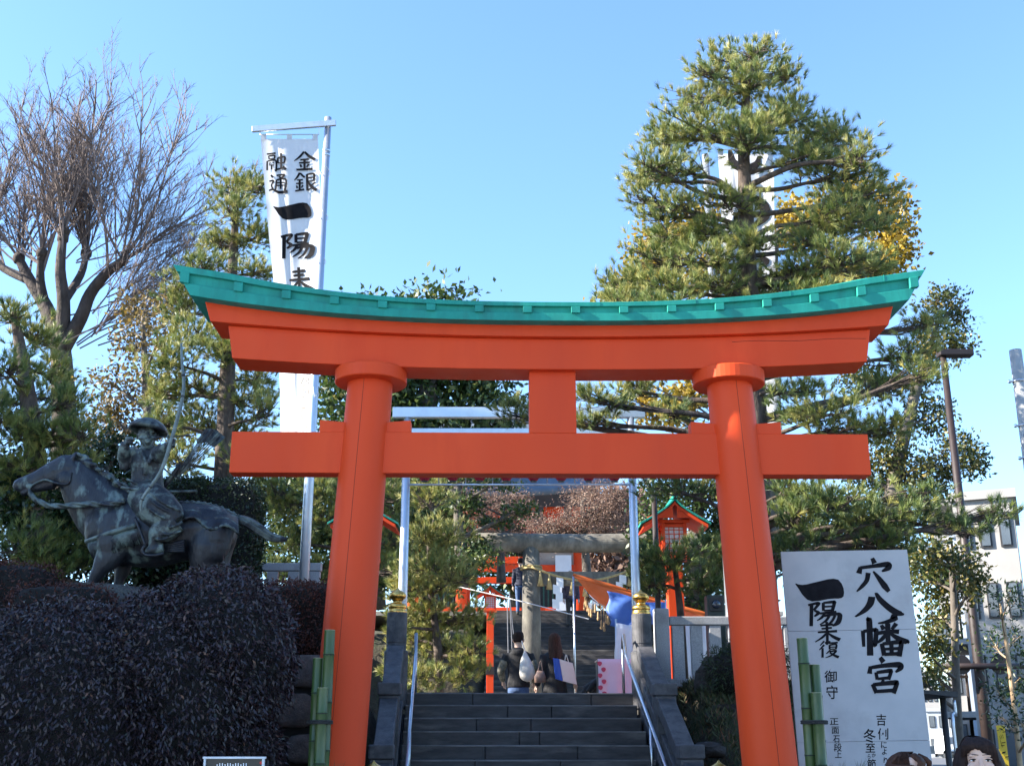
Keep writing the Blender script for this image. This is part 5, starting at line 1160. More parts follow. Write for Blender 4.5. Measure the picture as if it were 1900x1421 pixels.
# --- the big pine on the right, its pads as the photograph shows them
top = [(1406, 94, 42, 22), (1374, 124, 70, 26), (1318, 132, 36, 17), (1464, 140, 32, 28), (1392, 154, 66, 24), (1292, 190, 50, 28), (1468, 196, 42, 30), (1340, 180, 30, 16),
       (1434, 229, 84, 20), (1297, 238, 84, 20), (1243, 258, 52, 28), (1388, 258, 70, 26), (1557, 240, 52, 20), (1545, 272, 68, 34), (1598, 288, 30, 34), (1207, 306, 44, 20), (1255, 313, 52, 18),
       (1487, 294, 50, 26), (1552, 322, 78, 22), (1215, 334, 52, 14), (1197, 366, 38, 14), (1253, 378, 46, 14), (1348, 376, 58, 18), (1207, 398, 34, 16), (1243, 430, 62, 28), (1318, 430, 50, 18), (1401, 446, 50, 18),
       (1590, 362, 60, 26), (1556, 404, 78, 26), (1622, 412, 40, 28), (1522, 446, 54, 18), (1153, 530, 54, 18), (1223, 484, 60, 22), (1311, 482, 62, 20), (1244, 532, 74, 18), (1417, 530, 80, 18), (1557, 474, 70, 22),
       (1592, 500, 54, 18), (1487, 502, 54, 18), (1335, 522, 50, 18), (1150, 560, 40, 20), (1480, 560, 90, 24), (1600, 560, 60, 24), (1250, 580, 90, 26)]
mid = [(958, 764, 30, 28, -.5), (1110, 742, 52, 24), (1185, 722, 54, 18), (1252, 762, 34, 20), (1440, 722, 26, 14), (1530, 762, 70, 26), (1482, 722, 44, 18), (1640, 722, 52, 26), (1682, 655, 44, 28), (1722, 602, 34, 24), (1650, 792, 60, 20), (1562, 790, 50, 14),
       (1100, 782, 44, 16), (1700, 690, 40, 24)]
pine('big cloud-pruned pine rising behind the right end of the red torii', 13.9, [(1424, 1200, 0, .17), (1412, 1000, 0, .155), (1402, 780, 0, .145), (1390, 560, 0, .125), (1384, 400, 0, .10), (1380, 250, 0, .07), (1392, 110, 0, .03)], top + mid, dens=320, bias=.12, flat=.78)
low = [(1470, 906, 44, 14), (1540, 930, 80, 20), (1640, 962, 70, 20), (1722, 968, 52, 16), (1800, 982, 44, 12), (1850, 952, 34, 18), (1700, 922, 52, 18), (1480, 962, 44, 22), (1580, 992, 80, 18), (1260, 906, 60, 10), (1480, 1020, 50, 16), (1640, 1010, 60, 14)]
pine('low spreading pine reaching out over the white sign', 13.0, [(1436, 1300, 0, .11), (1426, 1120, 0, .1), (1418, 1010, 0, .09), (1410, 940, 0, .05)], low, m_needle, dens=300, bias=-.12)
pine('small pine pruned in layers in front of the vermilion post lantern', 16.2, [(1270, 1262, 0, .06), (1262, 1130, 0, .05), (1250, 1040, 0, .03)], [(1250, 1036, 62, 22, -.2), (1302, 1086, 42, 18, -.1), (1212, 1076, 38, 20, -.2), (1306, 1010, 36, 16, 0), (1330, 1060, 30, 30, .2), (1200, 1040, 26, 16, 0)], m_needle, dens=330, bias=-.15)
# --- left pines
pine('slim pine with layered foliage beside the white banner', 17.6, [(410, 1060, 0, .16), (414, 900, 0, .15), (420, 740, 0, .13), (428, 560, 0, .1), (436, 420, 0, .06), (442, 345, 0, .03)],
     [(440, 345, 48, 20), (484, 348, 22, 14), (430, 386, 36, 20), (464, 440, 52, 24), (408, 450, 30, 16), (472, 500, 38, 14), (374, 490, 36, 18), (352, 524, 38, 22), (338, 572, 36, 26), (362, 622, 44, 26), (318, 662, 40, 30), (420, 652, 46, 22), (300, 722, 36, 30), (372, 722, 46, 26),
      (452, 742, 42, 26), (482, 700, 34, 22), (380, 792, 54, 22), (445, 800, 36, 22), (300, 782, 32, 18), (500, 760, 20, 30), (460, 850, 40, 24), (330, 850, 40, 24)], dens=230, L=.115, W=.0078, nn=36, bias=.16, wide=1.22, flat=1.1)
pine('bushy pine standing behind the horse head of the statue', 14.2, [(70, 1150, 0, .15), (80, 1000, 0, .14), (60, 800, 0, .12), (40, 660, 0, .08), (25, 580, 0, .04)],
     [(22, 582, 38, 20), (62, 626, 52, 22), (20, 682, 44, 22), (92, 692, 44, 22), (40, 742, 62, 26), (122, 742, 36, 22), (30, 802, 54, 22), (102, 802, 54, 22), (152, 802, 36, 18), (42, 862, 54, 26), (32, 942, 62, 32), (32, 1012, 62, 32), (112, 1002, 52, 32), (92, 1052, 62, 22), (-20, 760, 40, 40), (130, 860, 40, 26)], dens=250, L=.115, W=.0075, nn=36, bias=.04, wide=1.1, flat=1.15)
# --- pines and shrubs between the pillars
pine('dense pine behind the left torii pillar', 21.0, [(640, 1200, 0, .14), (640, 1050, 0, .12), (630, 900, 0, .08)], [(545, 930, 46, 24), (600, 960, 36, 24), (550, 1000, 46, 24), (590, 1050, 36, 24), (520, 1060, 36, 20), (500, 905, 40, 24), (732, 920, 34, 26), (736, 1000, 34, 26), (740, 1060, 30, 24), (600, 900, 50, 26), (560, 1090, 46, 20), (690, 960, 40, 30), (690, 1050, 40, 30)], dens=210, L=.12, W=.0085, nn=34, bias=.02)
pine('bright green spreading pine shrub left of the forecourt', 19.2, [(815, 1285, 0, .08), (812, 1200, 0, .07), (800, 1100, 0, .05), (795, 1000, 0, .03)], [(800, 920, 46, 20), (790, 992, 54, 22), (806, 1050, 54, 22), (800, 1082, 54, 22), (852, 1072, 36, 18), (790, 1132, 50, 22), (852, 1142, 44, 22), (770, 1182, 36, 22), (832, 1202, 54, 26), (880, 1202, 26, 22), (790, 1250, 54, 20), (860, 1252, 40, 20), (742, 1150, 26, 30), (738, 1232, 22, 28), (840, 990, 34, 16), (760, 1090, 30, 24)], dens=210, L=.12, W=.0085, nn=36, bias=.28)
# --- broadleaf and bare trees
G_cam = M('camphor_leaves', (.1, .1, .03), rough=.45, transl=.3, tint=[(0, (.015, .032, .01)), (.5, (.04, .075, .018)), (.85, (.1, .13, .03)), (1, (.22, .2, .05))])
G_gold = M('golden_leaves', (.1, .1, .03), rough=.5, transl=.35, tint=[(0, (.10, .08, .012)), (.45, (.30, .20, .02)), (.8, (.46, .32, .035)), (1, (.2, .2, .04))])
G_olive = M('olive_leaves', (.1, .1, .03), rough=.45, transl=.3, tint=[(0, (.02, .04, .01)), (.4, (.06, .085, .02)), (.75, (.15, .13, .03)), (1, (.28, .2, .04))])
G_dark = M('camellia_leaves', (.1, .1, .03), rough=.3, transl=.15, tint=[(0, (.008, .02, .008)), (.6, (.02, .045, .014)), (1, (.045, .075, .02))])
G_rust = M('rusty_leaves', (.1, .1, .03), rough=.6, transl=.3, tint=[(0, (.09, .05, .04)), (.5, (.20, .12, .09)), (1, (.36, .24, .17))])
G_thin = M('thin_autumn_leaves', (.1, .1, .03), rough=.55, transl=.3, tint=[(0, (.05, .055, .02)), (.5, (.14, .1, .04)), (1, (.32, .21, .04))])
broadleaf('dark green camphor tree beyond the forecourt behind the torii', 38, [(780, 1000, 0, .45), (790, 800, 0, .4), (800, 640, 0, .22)],
          [(640, 720, 60, 60), (700, 700, 70, 70), (780, 680, 80, 80), (850, 700, 70, 70), (905, 720, 60, 60), (760, 780, 80, 60), (860, 800, 80, 60), (650, 800, 70, 60), (700, 620, 70, 60), (800, 600, 80, 55), (680, 565, 30, 26), (745, 570, 30, 22), (820, 568, 36, 20), (600, 640, 50, 60), (930, 790, 40, 50), (620, 870, 60, 50), (720, 880, 70, 50)], G_cam, 15000, .26, .14, sub=14)
broadleaf('golden-leaved tree behind the big right pine', 24, [(1420, 1050, 0, .28), (1425, 800, 0, .25), (1430, 560, 0, .15), (1440, 430, 0, .06)],
          [(1230, 470, 54, 44), (1182, 520, 40, 32), (1300, 430, 54, 44), (1470, 440, 54, 40), (1510, 400, 50, 36), (1648, 410, 42, 55), (1664, 475, 30, 40), (1600, 375, 60, 44), (1160, 545, 36, 30), (1225, 760, 56, 36), (1272, 738, 40, 34), (1560, 520, 90, 36), (1350, 500, 80, 40), (1640, 510, 40, 30), (1180, 570, 60, 30)], G_gold, 13000, .13, .09, sub=14)
broadleaf('olive and gold tree beside the tall brown street lamp', 23.5, [(1640, 1150, 0, .2), (1650, 950, 0, .17), (1690, 760, 0, .12), (1740, 600, 0, .04)],
          [(1762, 582, 44, 38), (1782, 640, 28, 34), (1738, 562, 34, 24), (1740, 640, 44, 36), (1800, 852, 28, 38), (1755, 842, 54, 44), (1722, 770, 54, 36), (1692, 872, 54, 36), (1690, 700, 40, 40), (1640, 840, 60, 36), (1660, 920, 60, 30), (1740, 900, 40, 30), (1600, 700, 50, 40), (1690, 1060, 50, 40), (1600, 880, 60, 30)], G_olive, 10500, .105, .055, sub=18, sig=.26)
for lb, Y, tr, cl in (('rusty brown autumn tree right of the stone torii lintel', 32, [(1090, 1080, 0, .15), (1085, 1010, 0, .1), (1080, 930, 0, .05)], [(1020, 972, 44, 22), (1090, 950, 46, 30), (1130, 950, 40, 34), (1060, 985, 60, 26), (1120, 985, 44, 24), (1100, 915, 50, 20), (1150, 920, 34, 26)]),
                      ('pale rusty tree above the stone torii beside the blue-grey roof', 34, [(930, 1080, 0, .15), (930, 1010, 0, .1), (935, 930, 0, .05)], [(880, 925, 44, 26), (930, 935, 50, 34), (968, 945, 26, 24), (900, 965, 60, 30), (960, 975, 44, 22), (850, 960, 40, 30), (830, 910, 40, 26), (900, 1010, 60, 30)])):
    broadleaf(lb, Y, tr, cl, G_rust, 13000, .075, .026, group='rusty autumn trees', sub=40, tw=.022, sig=.36)
broadleaf('dark spreading tree left of the stone torii', 26.2, [(858, 1090, 0, .13), (852, 1000, 0, .12), (848, 900, 0, .08)], [(872, 890, 36, 18), (852, 935, 36, 18), (962, 945, 36, 12), (922, 968, 36, 10), (880, 1012, 40, 16), (800, 890, 40, 20), (920, 895, 40, 12), (860, 1040, 50, 22)], G_cam, 4200, .1, .06, sub=12, limb=.08)
broadleaf('thin half-bare tree with yellow and brown leaves behind the archer', 20.5, [(290, 1000, 0, .12), (280, 850, 0, .1), (270, 700, 0, .07), (265, 580, 0, .03)], [(270, 580, 50, 40), (250, 640, 40, 50), (300, 620, 40, 50), (220, 720, 60, 40), (200, 770, 60, 40), (280, 720, 50, 50), (250, 790, 60, 40), (320, 560, 40, 36), (340, 800, 40, 40), (180, 820, 50, 30)], G_thin, 4600, .10, .055, sub=18, sig=.3, tw=.016)
broadleaf('glossy dark camellia bush behind the bronze horse', 15.0, [(190, 1100, 0, .08), (190, 1000, 0, .06), (190, 900, 0, .03)], [(195, 850, 52, 40), (150, 930, 66, 50), (222, 950, 56, 54), (60, 960, 60, 50), (150, 1030, 70, 44), (60, 1040, 60, 40), (240, 1030, 50, 40), (240, 880, 30, 40), (20, 900, 50, 50)], G_dark, 17000, .075, .042, group='garden bushes', name='camellia_bush', cat='bush', sub=16, sig=.36)
broadleaf('slender street tree with dense green leaves beside the white sign', 16.5, [(1790, 1500, 0, .062), (1782, 1400, 0, .058), (1774, 1260, 0, .055), (1770, 1120, 0, .05), (1764, 1030, 0, .03)], [(1725, 1080, 40, 40), (1740, 1140, 40, 40), (1722, 1200, 36, 40), (1735, 1255, 32, 30), (1780, 1090, 36, 36), (1790, 1040, 34, 26), (1750, 1030, 44, 30), (1722, 1020, 40, 30), (1720, 1270, 28, 20), (1815, 1080, 22, 26)], G_olive, 3600, .08, .045, sub=16, group='street trees', name='street_tree')
broadleaf('wispy young tree with pale trunk near the yellow notice', 14.5, [(1898, 1480, 0, .035), (1884, 1330, 0, .03), (1868, 1200, 0, .025), (1856, 1120, 0, .012)], [(1870, 1120, 40, 30), (1885, 1180, 40, 40), (1850, 1200, 30, 30), (1890, 1260, 40, 40), (1850, 1280, 30, 26), (1860, 1330, 30, 20), (1895, 1340, 20, 30)], G_dark, 1500, .07, .022, sub=12, sig=.34, tw=.006, group='street trees', name='street_tree', bark=M('pale_trunk', (.3, .2, .11), (.42, .3, .18), 9, .8))
broadleaf('evergreen tree filling the slope behind the left lantern', 30, [(640, 1130, 0, .25), (640, 1000, 0, .2), (650, 880, 0, .1)], [(560, 900, 60, 50), (640, 880, 70, 50), (720, 900, 60, 50), (560, 980, 60, 50), (640, 970, 70, 50), (730, 980, 60, 50), (590, 1050, 60, 40), (680, 1050, 70, 40), (760, 1060, 60, 40), (800, 980, 50, 50), (790, 900, 50, 40), (500, 1000, 50, 50), (500, 900, 50, 50)], G_cam, 12000, .17, .09, sub=14)
broadleaf('evergreen tree filling the slope behind the granite fence', 27, [(1290, 1130, 0, .25), (1290, 1000, 0, .2), (1300, 900, 0, .1)], [(1220, 930, 50, 40), (1290, 910, 60, 40), (1340, 960, 50, 50), (1210, 1000, 40, 40), (1280, 1010, 60, 50), (1330, 1060, 50, 50), (1210, 1070, 30, 40), (1290, 1110, 60, 40), (1460, 940, 60, 50), (1480, 1000, 60, 50), (1540, 960, 60, 50), (1620, 980, 60, 40), (1400, 1000, 60, 60), (1300, 1160, 60, 30)], G_cam, 12000, .15, .08, sub=14)
for lb, Y, tr, cl, mm in (('tall evergreen behind the shrine gate', 54, [(960, 1130, 0, .4), (960, 1000, 0, .3), (960, 900, 0, .15)], [(880, 960, 60, 60), (960, 1000, 70, 60), (1040, 1010, 60, 50), (860, 1060, 60, 50), (960, 1080, 70, 40), (1040, 1080, 60, 40), (820, 1000, 60, 60)], G_cam),
                          ('brown autumn tree behind the shrine gate', 50, [(1150, 1130, 0, .3), (1150, 1000, 0, .2), (1150, 920, 0, .1)], [(1110, 990, 60, 50), (1180, 980, 60, 60), (1120, 1060, 60, 50), (1190, 1070, 60, 50), (1080, 1090, 60, 40), (1150, 930, 50, 30)], G_rust)):
    broadleaf(lb, Y, tr, cl, mm, 7000, .34, .17, group='trees behind the gate', sub=14)
broadleaf('evergreen tree on the slope left of the upper stairs', 33, [(700, 1130, 0, .25), (700, 1000, 0, .2), (710, 880, 0, .1)], [(640, 900, 50, 50), (720, 890, 60, 50), (790, 920, 50, 50), (660, 980, 60, 50), (740, 970, 60, 50), (810, 1000, 50, 50), (840, 1060, 40, 40), (730, 1050, 60, 40)], G_cam, 9000, .18, .1, sub=14)
# bare zelkova
m_twig = M('bare_twigs', (.13, .10, .09), (.20, .155, .14), 6, .9)
zk_ = thing('bare_tree', 'tall leafless zelkova with fanned twigs behind the bushy left pine', 'tree', P(118, 1000, 22.5))
b = MB(); YZ = 22.5
def Z_(px, py, dy=0): return P(px, py, YZ + dy)
limbs = [([(118, 1000, 0), (120, 800, 0), (116, 690, 0), (110, 620, .1)], .28, .19), ([(112, 640, 0), (85, 570, .2), (55, 520, .3), (35, 480, .3)], .18, .09), ([(116, 640, 0), (118, 560, -.2), (112, 500, -.3), (118, 430, -.3)], .16, .08),
         ([(116, 650, 0), (150, 590, -.1), (168, 545, -.1), (200, 505, -.2), (228, 485, -.2)], .16, .085), ([(85, 570, .2), (75, 520, .1), (78, 470, 0)], .11, .07), ([(55, 520, .3), (10, 500, .6), (-30, 470, .7)], .11, .06), ([(118, 560, -.2), (150, 510, .3), (160, 470, .5)], .1, .06)]
ends = []
for pts, ra, rb in limbs:
    c = curve([Z_(*q) for q in pts], 4); b.tube(c, [ra + (rb - ra) * i / (len(c) - 1) for i in range(len(c))], 9)
    if ra < .25: ends += [c[-1], c[-1], c[-1], c[-2], c[-3], c[-5] if len(c) > 5 else c[-3]]
for q in ends[::3]: b.ball(q, random.uniform(.10, .15), 8)
b.build('trunk', M('zelkova_bark', (.035, .026, .022), (.08, .06, .05), 7, .95, .03, stretch=(1, 1, .5)), zk_, smooth=True)
tw_ = MB(); rz_ = random.Random(5)
def shoot(p, d, L, r, lev):
    pts = [p]; dd = d.copy(); n = 6 if lev < 1 else (4 if lev < 2 else 2)
    for i in range(n):
        dd = (dd + Vector((rz_.gauss(0, .09), rz_.gauss(0, .09), rz_.gauss(.04, .05)))).normalized(); pts.append(pts[-1] + dd * L / n)
    tw_.tube(pts, [r * (1 - .75 * i / n) for i in range(n + 1)], 4 if lev < 1 else 3, cap=False)
    if lev < 3:
        for k in range((11, 6, 3)[lev]):
            t = rz_.uniform(.18, .98); i = min(int(t * n), n - 1); q = pts[i] + (pts[i + 1] - pts[i]) * (t * n - i)
            side = Vector((rz_.gauss(0, 1), rz_.gauss(0, 1), rz_.gauss(.2, .6))).normalized()
            shoot(q, (dd * .9 + side * .6).normalized(), L * rz_.uniform(.3, .52) * (1 - .3 * t), max(r * .5, .0035), lev + 1)
cz_ = Z_(118, 640)
for q in ends:
    for k in range(2):
        o_ = (q - cz_).normalized(); d = (o_ * .75 + Vector((rz_.gauss(0, .42), rz_.gauss(0, .42), rz_.uniform(.25, .85)))).normalized()
        shoot(q, d, rz_.uniform(2.2, 3.5) * (1.3 if d.x > .25 else .95), rz_.uniform(.022, .036), 0)
for k in range(30):    # long shoots leaning right towards the banner
    q = Z_(rz_.uniform(120, 230), rz_.uniform(480, 660), rz_.uniform(-.5, .5)); d = Vector((rz_.uniform(.6, 1.2), rz_.uniform(-.3, .3), rz_.uniform(.15, 1.2))).normalized(); shoot(q, d, rz_.uniform(2.0, 3.3), .018, 0)
stuff(tw_.build('twigs', m_twig, zk_))

# --- hedges: leafy shells over a dark core
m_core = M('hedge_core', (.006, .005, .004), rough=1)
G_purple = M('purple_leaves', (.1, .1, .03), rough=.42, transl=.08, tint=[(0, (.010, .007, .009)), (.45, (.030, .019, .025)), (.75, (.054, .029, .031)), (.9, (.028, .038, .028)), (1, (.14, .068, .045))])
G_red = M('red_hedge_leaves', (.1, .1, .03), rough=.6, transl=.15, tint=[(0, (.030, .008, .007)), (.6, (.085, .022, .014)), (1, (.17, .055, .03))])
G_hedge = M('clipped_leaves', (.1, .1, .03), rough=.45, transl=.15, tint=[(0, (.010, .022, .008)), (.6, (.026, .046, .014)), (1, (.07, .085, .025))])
def hedge(label, ells, mat, n, L, W, name='hedge', cat='hedge', group='garden hedges', droop=.2, fuzz=.04, core=.93, power=2.0):
    """ells: (centre, radii); super-ellipsoid shells unioned"""
    base = Vector(ells[0][0]); base.z -= ells[0][1][2]; root = thing(name, label, cat, base, group); b = MB()
    for c, r in ells:
        o = len(b.v); b.ball(c, 1, 20)
        for i in range(o, len(b.v)):
            v = b.v[i] - Vector(c); k = (abs(v.x) ** power + abs(v.y) ** power + abs(v.z) ** power) ** (-1 / power) * core
            b.v[i] = Vector(c) + Vector((v.x * r[0], v.y * r[1], v.z * r[2])) * k
    stuff(b.build('dark_core', m_core, root))  # near-black solid body behind the leaf shell
    Cs, Ns = [], []; ar = [r[0] * r[2] + r[0] * r[1] for c, r in ells]
    for (c, r), a in zip(ells, ar):
        m_ = int(n * a / sum(ar) * 1.7); v = rvec(m_); k = (np.abs(v) ** power).sum(1) ** (-1 / power); v = v * k[:, None]
        C = np.array(c) + v * np.array(r) * (1 + RNG.normal(0, fuzz, (m_, 1)) - .02); N = v / np.array(r); N /= np.linalg.norm(N, axis=1, keepdims=True)
        ok = (N[:, 1] < .35)
        for c2, r2 in ells:
            if c2 is c: continue
            q = (np.abs((C - np.array(c2)) / (np.array(r2) * .9)) ** power).sum(1); ok &= q > 1
        Cs.append(C[ok]); Ns.append(N[ok])
    C, N = np.concatenate(Cs), np.concatenate(Ns); m_ = len(C)
    # clumpy relief
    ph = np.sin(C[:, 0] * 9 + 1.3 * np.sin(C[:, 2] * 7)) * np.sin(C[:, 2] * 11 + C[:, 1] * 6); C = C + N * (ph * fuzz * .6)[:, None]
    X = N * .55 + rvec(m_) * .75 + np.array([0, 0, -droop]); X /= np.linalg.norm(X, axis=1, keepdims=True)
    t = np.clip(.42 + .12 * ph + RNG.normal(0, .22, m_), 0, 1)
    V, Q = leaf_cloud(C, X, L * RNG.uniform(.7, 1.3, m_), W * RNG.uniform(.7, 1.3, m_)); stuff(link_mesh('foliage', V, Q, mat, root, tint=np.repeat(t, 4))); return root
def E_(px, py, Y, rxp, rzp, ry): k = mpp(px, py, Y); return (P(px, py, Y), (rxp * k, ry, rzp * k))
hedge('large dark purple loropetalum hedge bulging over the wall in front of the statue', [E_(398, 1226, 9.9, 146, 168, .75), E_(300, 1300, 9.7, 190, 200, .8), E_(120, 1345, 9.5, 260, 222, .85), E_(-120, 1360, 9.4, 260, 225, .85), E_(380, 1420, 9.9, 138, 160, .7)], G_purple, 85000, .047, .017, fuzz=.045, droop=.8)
hedge('red-brown clipped hedge on top of the stone wall beside the left pillar', [(P(560, 1150, 12.0), (.5, .42, .36)), (P(612, 1158, 12.0), (.3, .42, .34))], G_red, 9000, .035, .014, power=4, fuzz=.05)
hedge('red-brown clipped hedge below the bronze horse head', [(P(20, 1112, 12.2), (.5, .4, .36)), (P(-60, 1110, 12.2), (.5, .4, .38)), (P(118, 1132, 11.7), (.5, .3, .24))], G_red, 9000, .035, .014, power=4, fuzz=.05)
hedge('square clipped green hedge behind the bronze horse', [(P(390, 1010, 14.9), (.66, .5, .80)), (P(330, 1010, 14.9), (.5, .5, .80))], G_hedge, 15000, .045, .024, power=7, fuzz=.028)
hedge('shaggy dark green bush on the bank below the granite fence', [(P(1372, 1250, 14.2), (.42, .3, .32)), (P(1400, 1225, 14.4), (.4, .3, .3))], G_hedge, 5000, .07, .012, name='bank_bush', cat='bush', group='garden bushes', fuzz=.09, droop=.2)
# rocks on the right bank
for k, (px, py, Y, r) in enumerate(((1338, 1272, 14.4, (.30, .3, .30)), (1372, 1330, 14.0, (.42, .3, .15)), (1310, 1392, 13.0, (.22, .2, .08)))):
    o = rock(P(px, py, Y), r, 'garden_rock', M('bank_rock', (.022, .018, .017), (.05, .042, .04), 9, .95, .03, bscale=30), seed=20 + k)
    tag(o, ('rounded dark rock under the shaggy bush on the bank', 'broad dark rock beside the right torii pillar on the bank', 'low flat dark rock in the grass on the bank')[k], 'rock', 'rocks on the bank')
# grass on the right bank
n = 11000; xs_ = RNG.uniform(1.9, 3.5, n); ys2 = RNG.uniform(11.7, 15.2, n); zs_ = np.array([mound(a, c) for a, c in zip(xs_, ys2)]); C = np.stack([xs_, ys2, zs_ - .01], 1)
X = rvec(n) * .7 + np.array([0, 0, .8]); X /= np.linalg.norm(X, axis=1, keepdims=True); V, Q = leaf_cloud(C, X, RNG.uniform(.05, .16, n), .014)
G_grass = M('bank_grass', (.1, .1, .03), rough=.7, tint=[(0, (.02, .035, .010)), (.5, (.045, .062, .018)), (.8, (.10, .085, .035)), (1, (.14, .06, .03))])
tag(stuff(link_mesh('grass', V, Q, G_grass, tint=np.repeat(RNG.uniform(0, 1, n), 4))), 'rough grass and fallen leaves on the bank right of the stairs', 'grass')
n = 6000; xs_ = RNG.uniform(-3.4, -1.6, n); ys2 = RNG.uniform(12.2, 17, n); zs_ = np.array([mound(a, c) for a, c in zip(xs_, ys2)]); C = np.stack([xs_, ys2, zs_ - .01], 1)
X = rvec(n) * .7 + np.array([0, 0, .8]); X /= np.linalg.norm(X, axis=1, keepdims=True); V, Q = leaf_cloud(C, X, RNG.uniform(.06, .2, n), .014)
tag(stuff(link_mesh('grass', V, Q, G_grass, tint=np.repeat(RNG.uniform(0, .7, n), 4))), 'rough ground cover behind the red hedge and stone wall', 'grass')
# pine sprigs at the foot of the bamboo
for (kd, c), lbl, dx in ((kadoL, 'pine sprigs at the foot of the bamboo beside the stone wall', 0), (kadoR, 'pine sprigs at the foot of the bamboo before the white sign', .12)):
    T = np.array(c) + np.stack([RNG.normal(dx, .13, 60), RNG.normal(-.12, .07, 60), RNG.uniform(.6, 1.36, 60)], 1)
    A = np.stack([RNG.normal(0, .5, 60), RNG.normal(-.2, .3, 60), np.full(60, .8)], 1); A /= np.linalg.norm(A, axis=1, keepdims=True)
    V, Q, own = needle_tufts(T, A, 34, .11, .005); stuff(link_mesh('pine_sprig', V, Q, m_needle_dk, kd, tint=np.clip(RNG.normal(.5, .25, len(V) // 3).repeat(3), 0, 1)))
    for k in range(7):
        b = MB(); p0 = Vector((c.x + random.uniform(-.08, .08), c.y - .02, .45)); b.tube(curve([p0, p0 + Vector((random.uniform(-.1, .1) + dx * .5, -.1, .4)), p0 + Vector((random.uniform(-.15, .15) + dx, -.14, .85))], 3), [.012] * 3 + [.009] * 3 + [.005], 5); b.build('sprig_stem', m_bark, kd)
# ------------------------------------------------------------------ street on the right
m_conc = M('concrete_pole', (.30, .30, .30), (.38, .38, .37), 6, .85, .003)
m_bw = M('white_facade', (.27, .26, .245), (.32, .305, .29), .5, .8); m_bg = M('grey_facade', (.26, .28, .30), (.32, .34, .36), .5, .8); m_blueg = M('blue_grey_facade', (.30, .35, .42), (.36, .41, .48), .5, .7)
m_win = M('window_glass', (.07, .085, .10), (.10, .115, .13), .7, .12, spec=.8)
b = MB(); b.add([(5.6, -30, .004), (13, -30, .004), (48, 160, .004), (36.5, 160, .004), (7.6, 17, .004), (5.6, 8, .004)], [(0, 1, 2, 3, 4, 5)]); struct(b.build('road', m_asphalt))
for k in range(16):
    t0, t1 = k / 16, (k + .5) / 16; y0, y1 = 4 + 150 * t0, 4 + 150 * t1; f = lambda y: 9.6 + (y - 4) * .21
    b = MB(); b.add([(f(y0), y0, .008), (f(y0) + .15, y0, .008), (f(y1) + .15, y1, .008), (f(y1), y1, .008)], [(0, 1, 2, 3)]); o = b.build('road_marking', m_white_line); struct(o)
# brown street lamp with signs
lx = P(1838, 1421, 20); lp = thing('street_lamp', 'tall dark brown street lamp post carrying round traffic signs', 'street lamp', (lx.x, 20, 0))
zt = P(1752, 662, 20).z; xt = P(1838, 1421, 20).x
b = MB(); b.tube([(xt, 20, 0), (xt, 20, 3), (xt, 20, zt)], [.10, .085, .055], 16); b.build('post', m_brownmetal, lp, smooth=True)
b = MB(); b.box((xt + .22, 20, zt + .06), (.62, .22, .12)); b.build('lamp_head', m_brownmetal, lp, .02)
za = P(1830, 1236, 20).z; b = MB(); b.cyl((xt - .78, 19.9, za), (xt + .85, 19.9, za), .05, n=10); b.build('sign_arm', m_brownmetal, lp, smooth=True)
for dx in (-.3, .34):
    b = MB(); b.lathe((xt + dx, 19.97, za + .03), [(.155, -.01), (.16, 0), (.155, .01)], 28, axis=(0, -1, 0)); b.build('round_sign', m_brownmetal, lp)
# thin far lamp, concrete utility pole
q = P(1806, 1372, 46); b = MB(); b.tube([(q.x, 46, 0), (q.x, 46, P(1792, 1248, 46).z)], [.09, .05], 10); b.box((q.x - .2, 46, P(1792, 1255, 46).z), (.5, .15, .1)); tag(b.build('far_lamp_post', m_brownmetal, smooth=False), 'thin distant brown lamp post beyond the crossing', 'street lamp')
up = thing('utility_pole', 'thick grey concrete utility pole with clamps beside the street', 'pole', (P(1884, 700, 25).x, 25, 0)); ux = P(1885, 660, 25).x
b = MB(); b.tube([(ux + .0, 25, 0), (ux, 25, P(1884, 650, 25).z)], [.2, .135], 20); b.build('pole', m_conc, up, smooth=True)
for py in (708, 790, 850):
    b = MB(); zz = P(1885, py, 25).z; b.lathe((ux, 25, zz), [(.155, -.02), (.16, 0), (.155, .02)], 16).cyl((ux - .22, 25, zz), (ux + .2, 25, zz), .02, n=6).ball((ux - .22, 25, zz), .045, 8); b.build('clamp', m_steel, up)
b = MB(); b.box((ux - .05, 24.8, P(1885, 826, 25).z), (.16, .14, .45)); b.build('switch_box', m_black, up, .01)
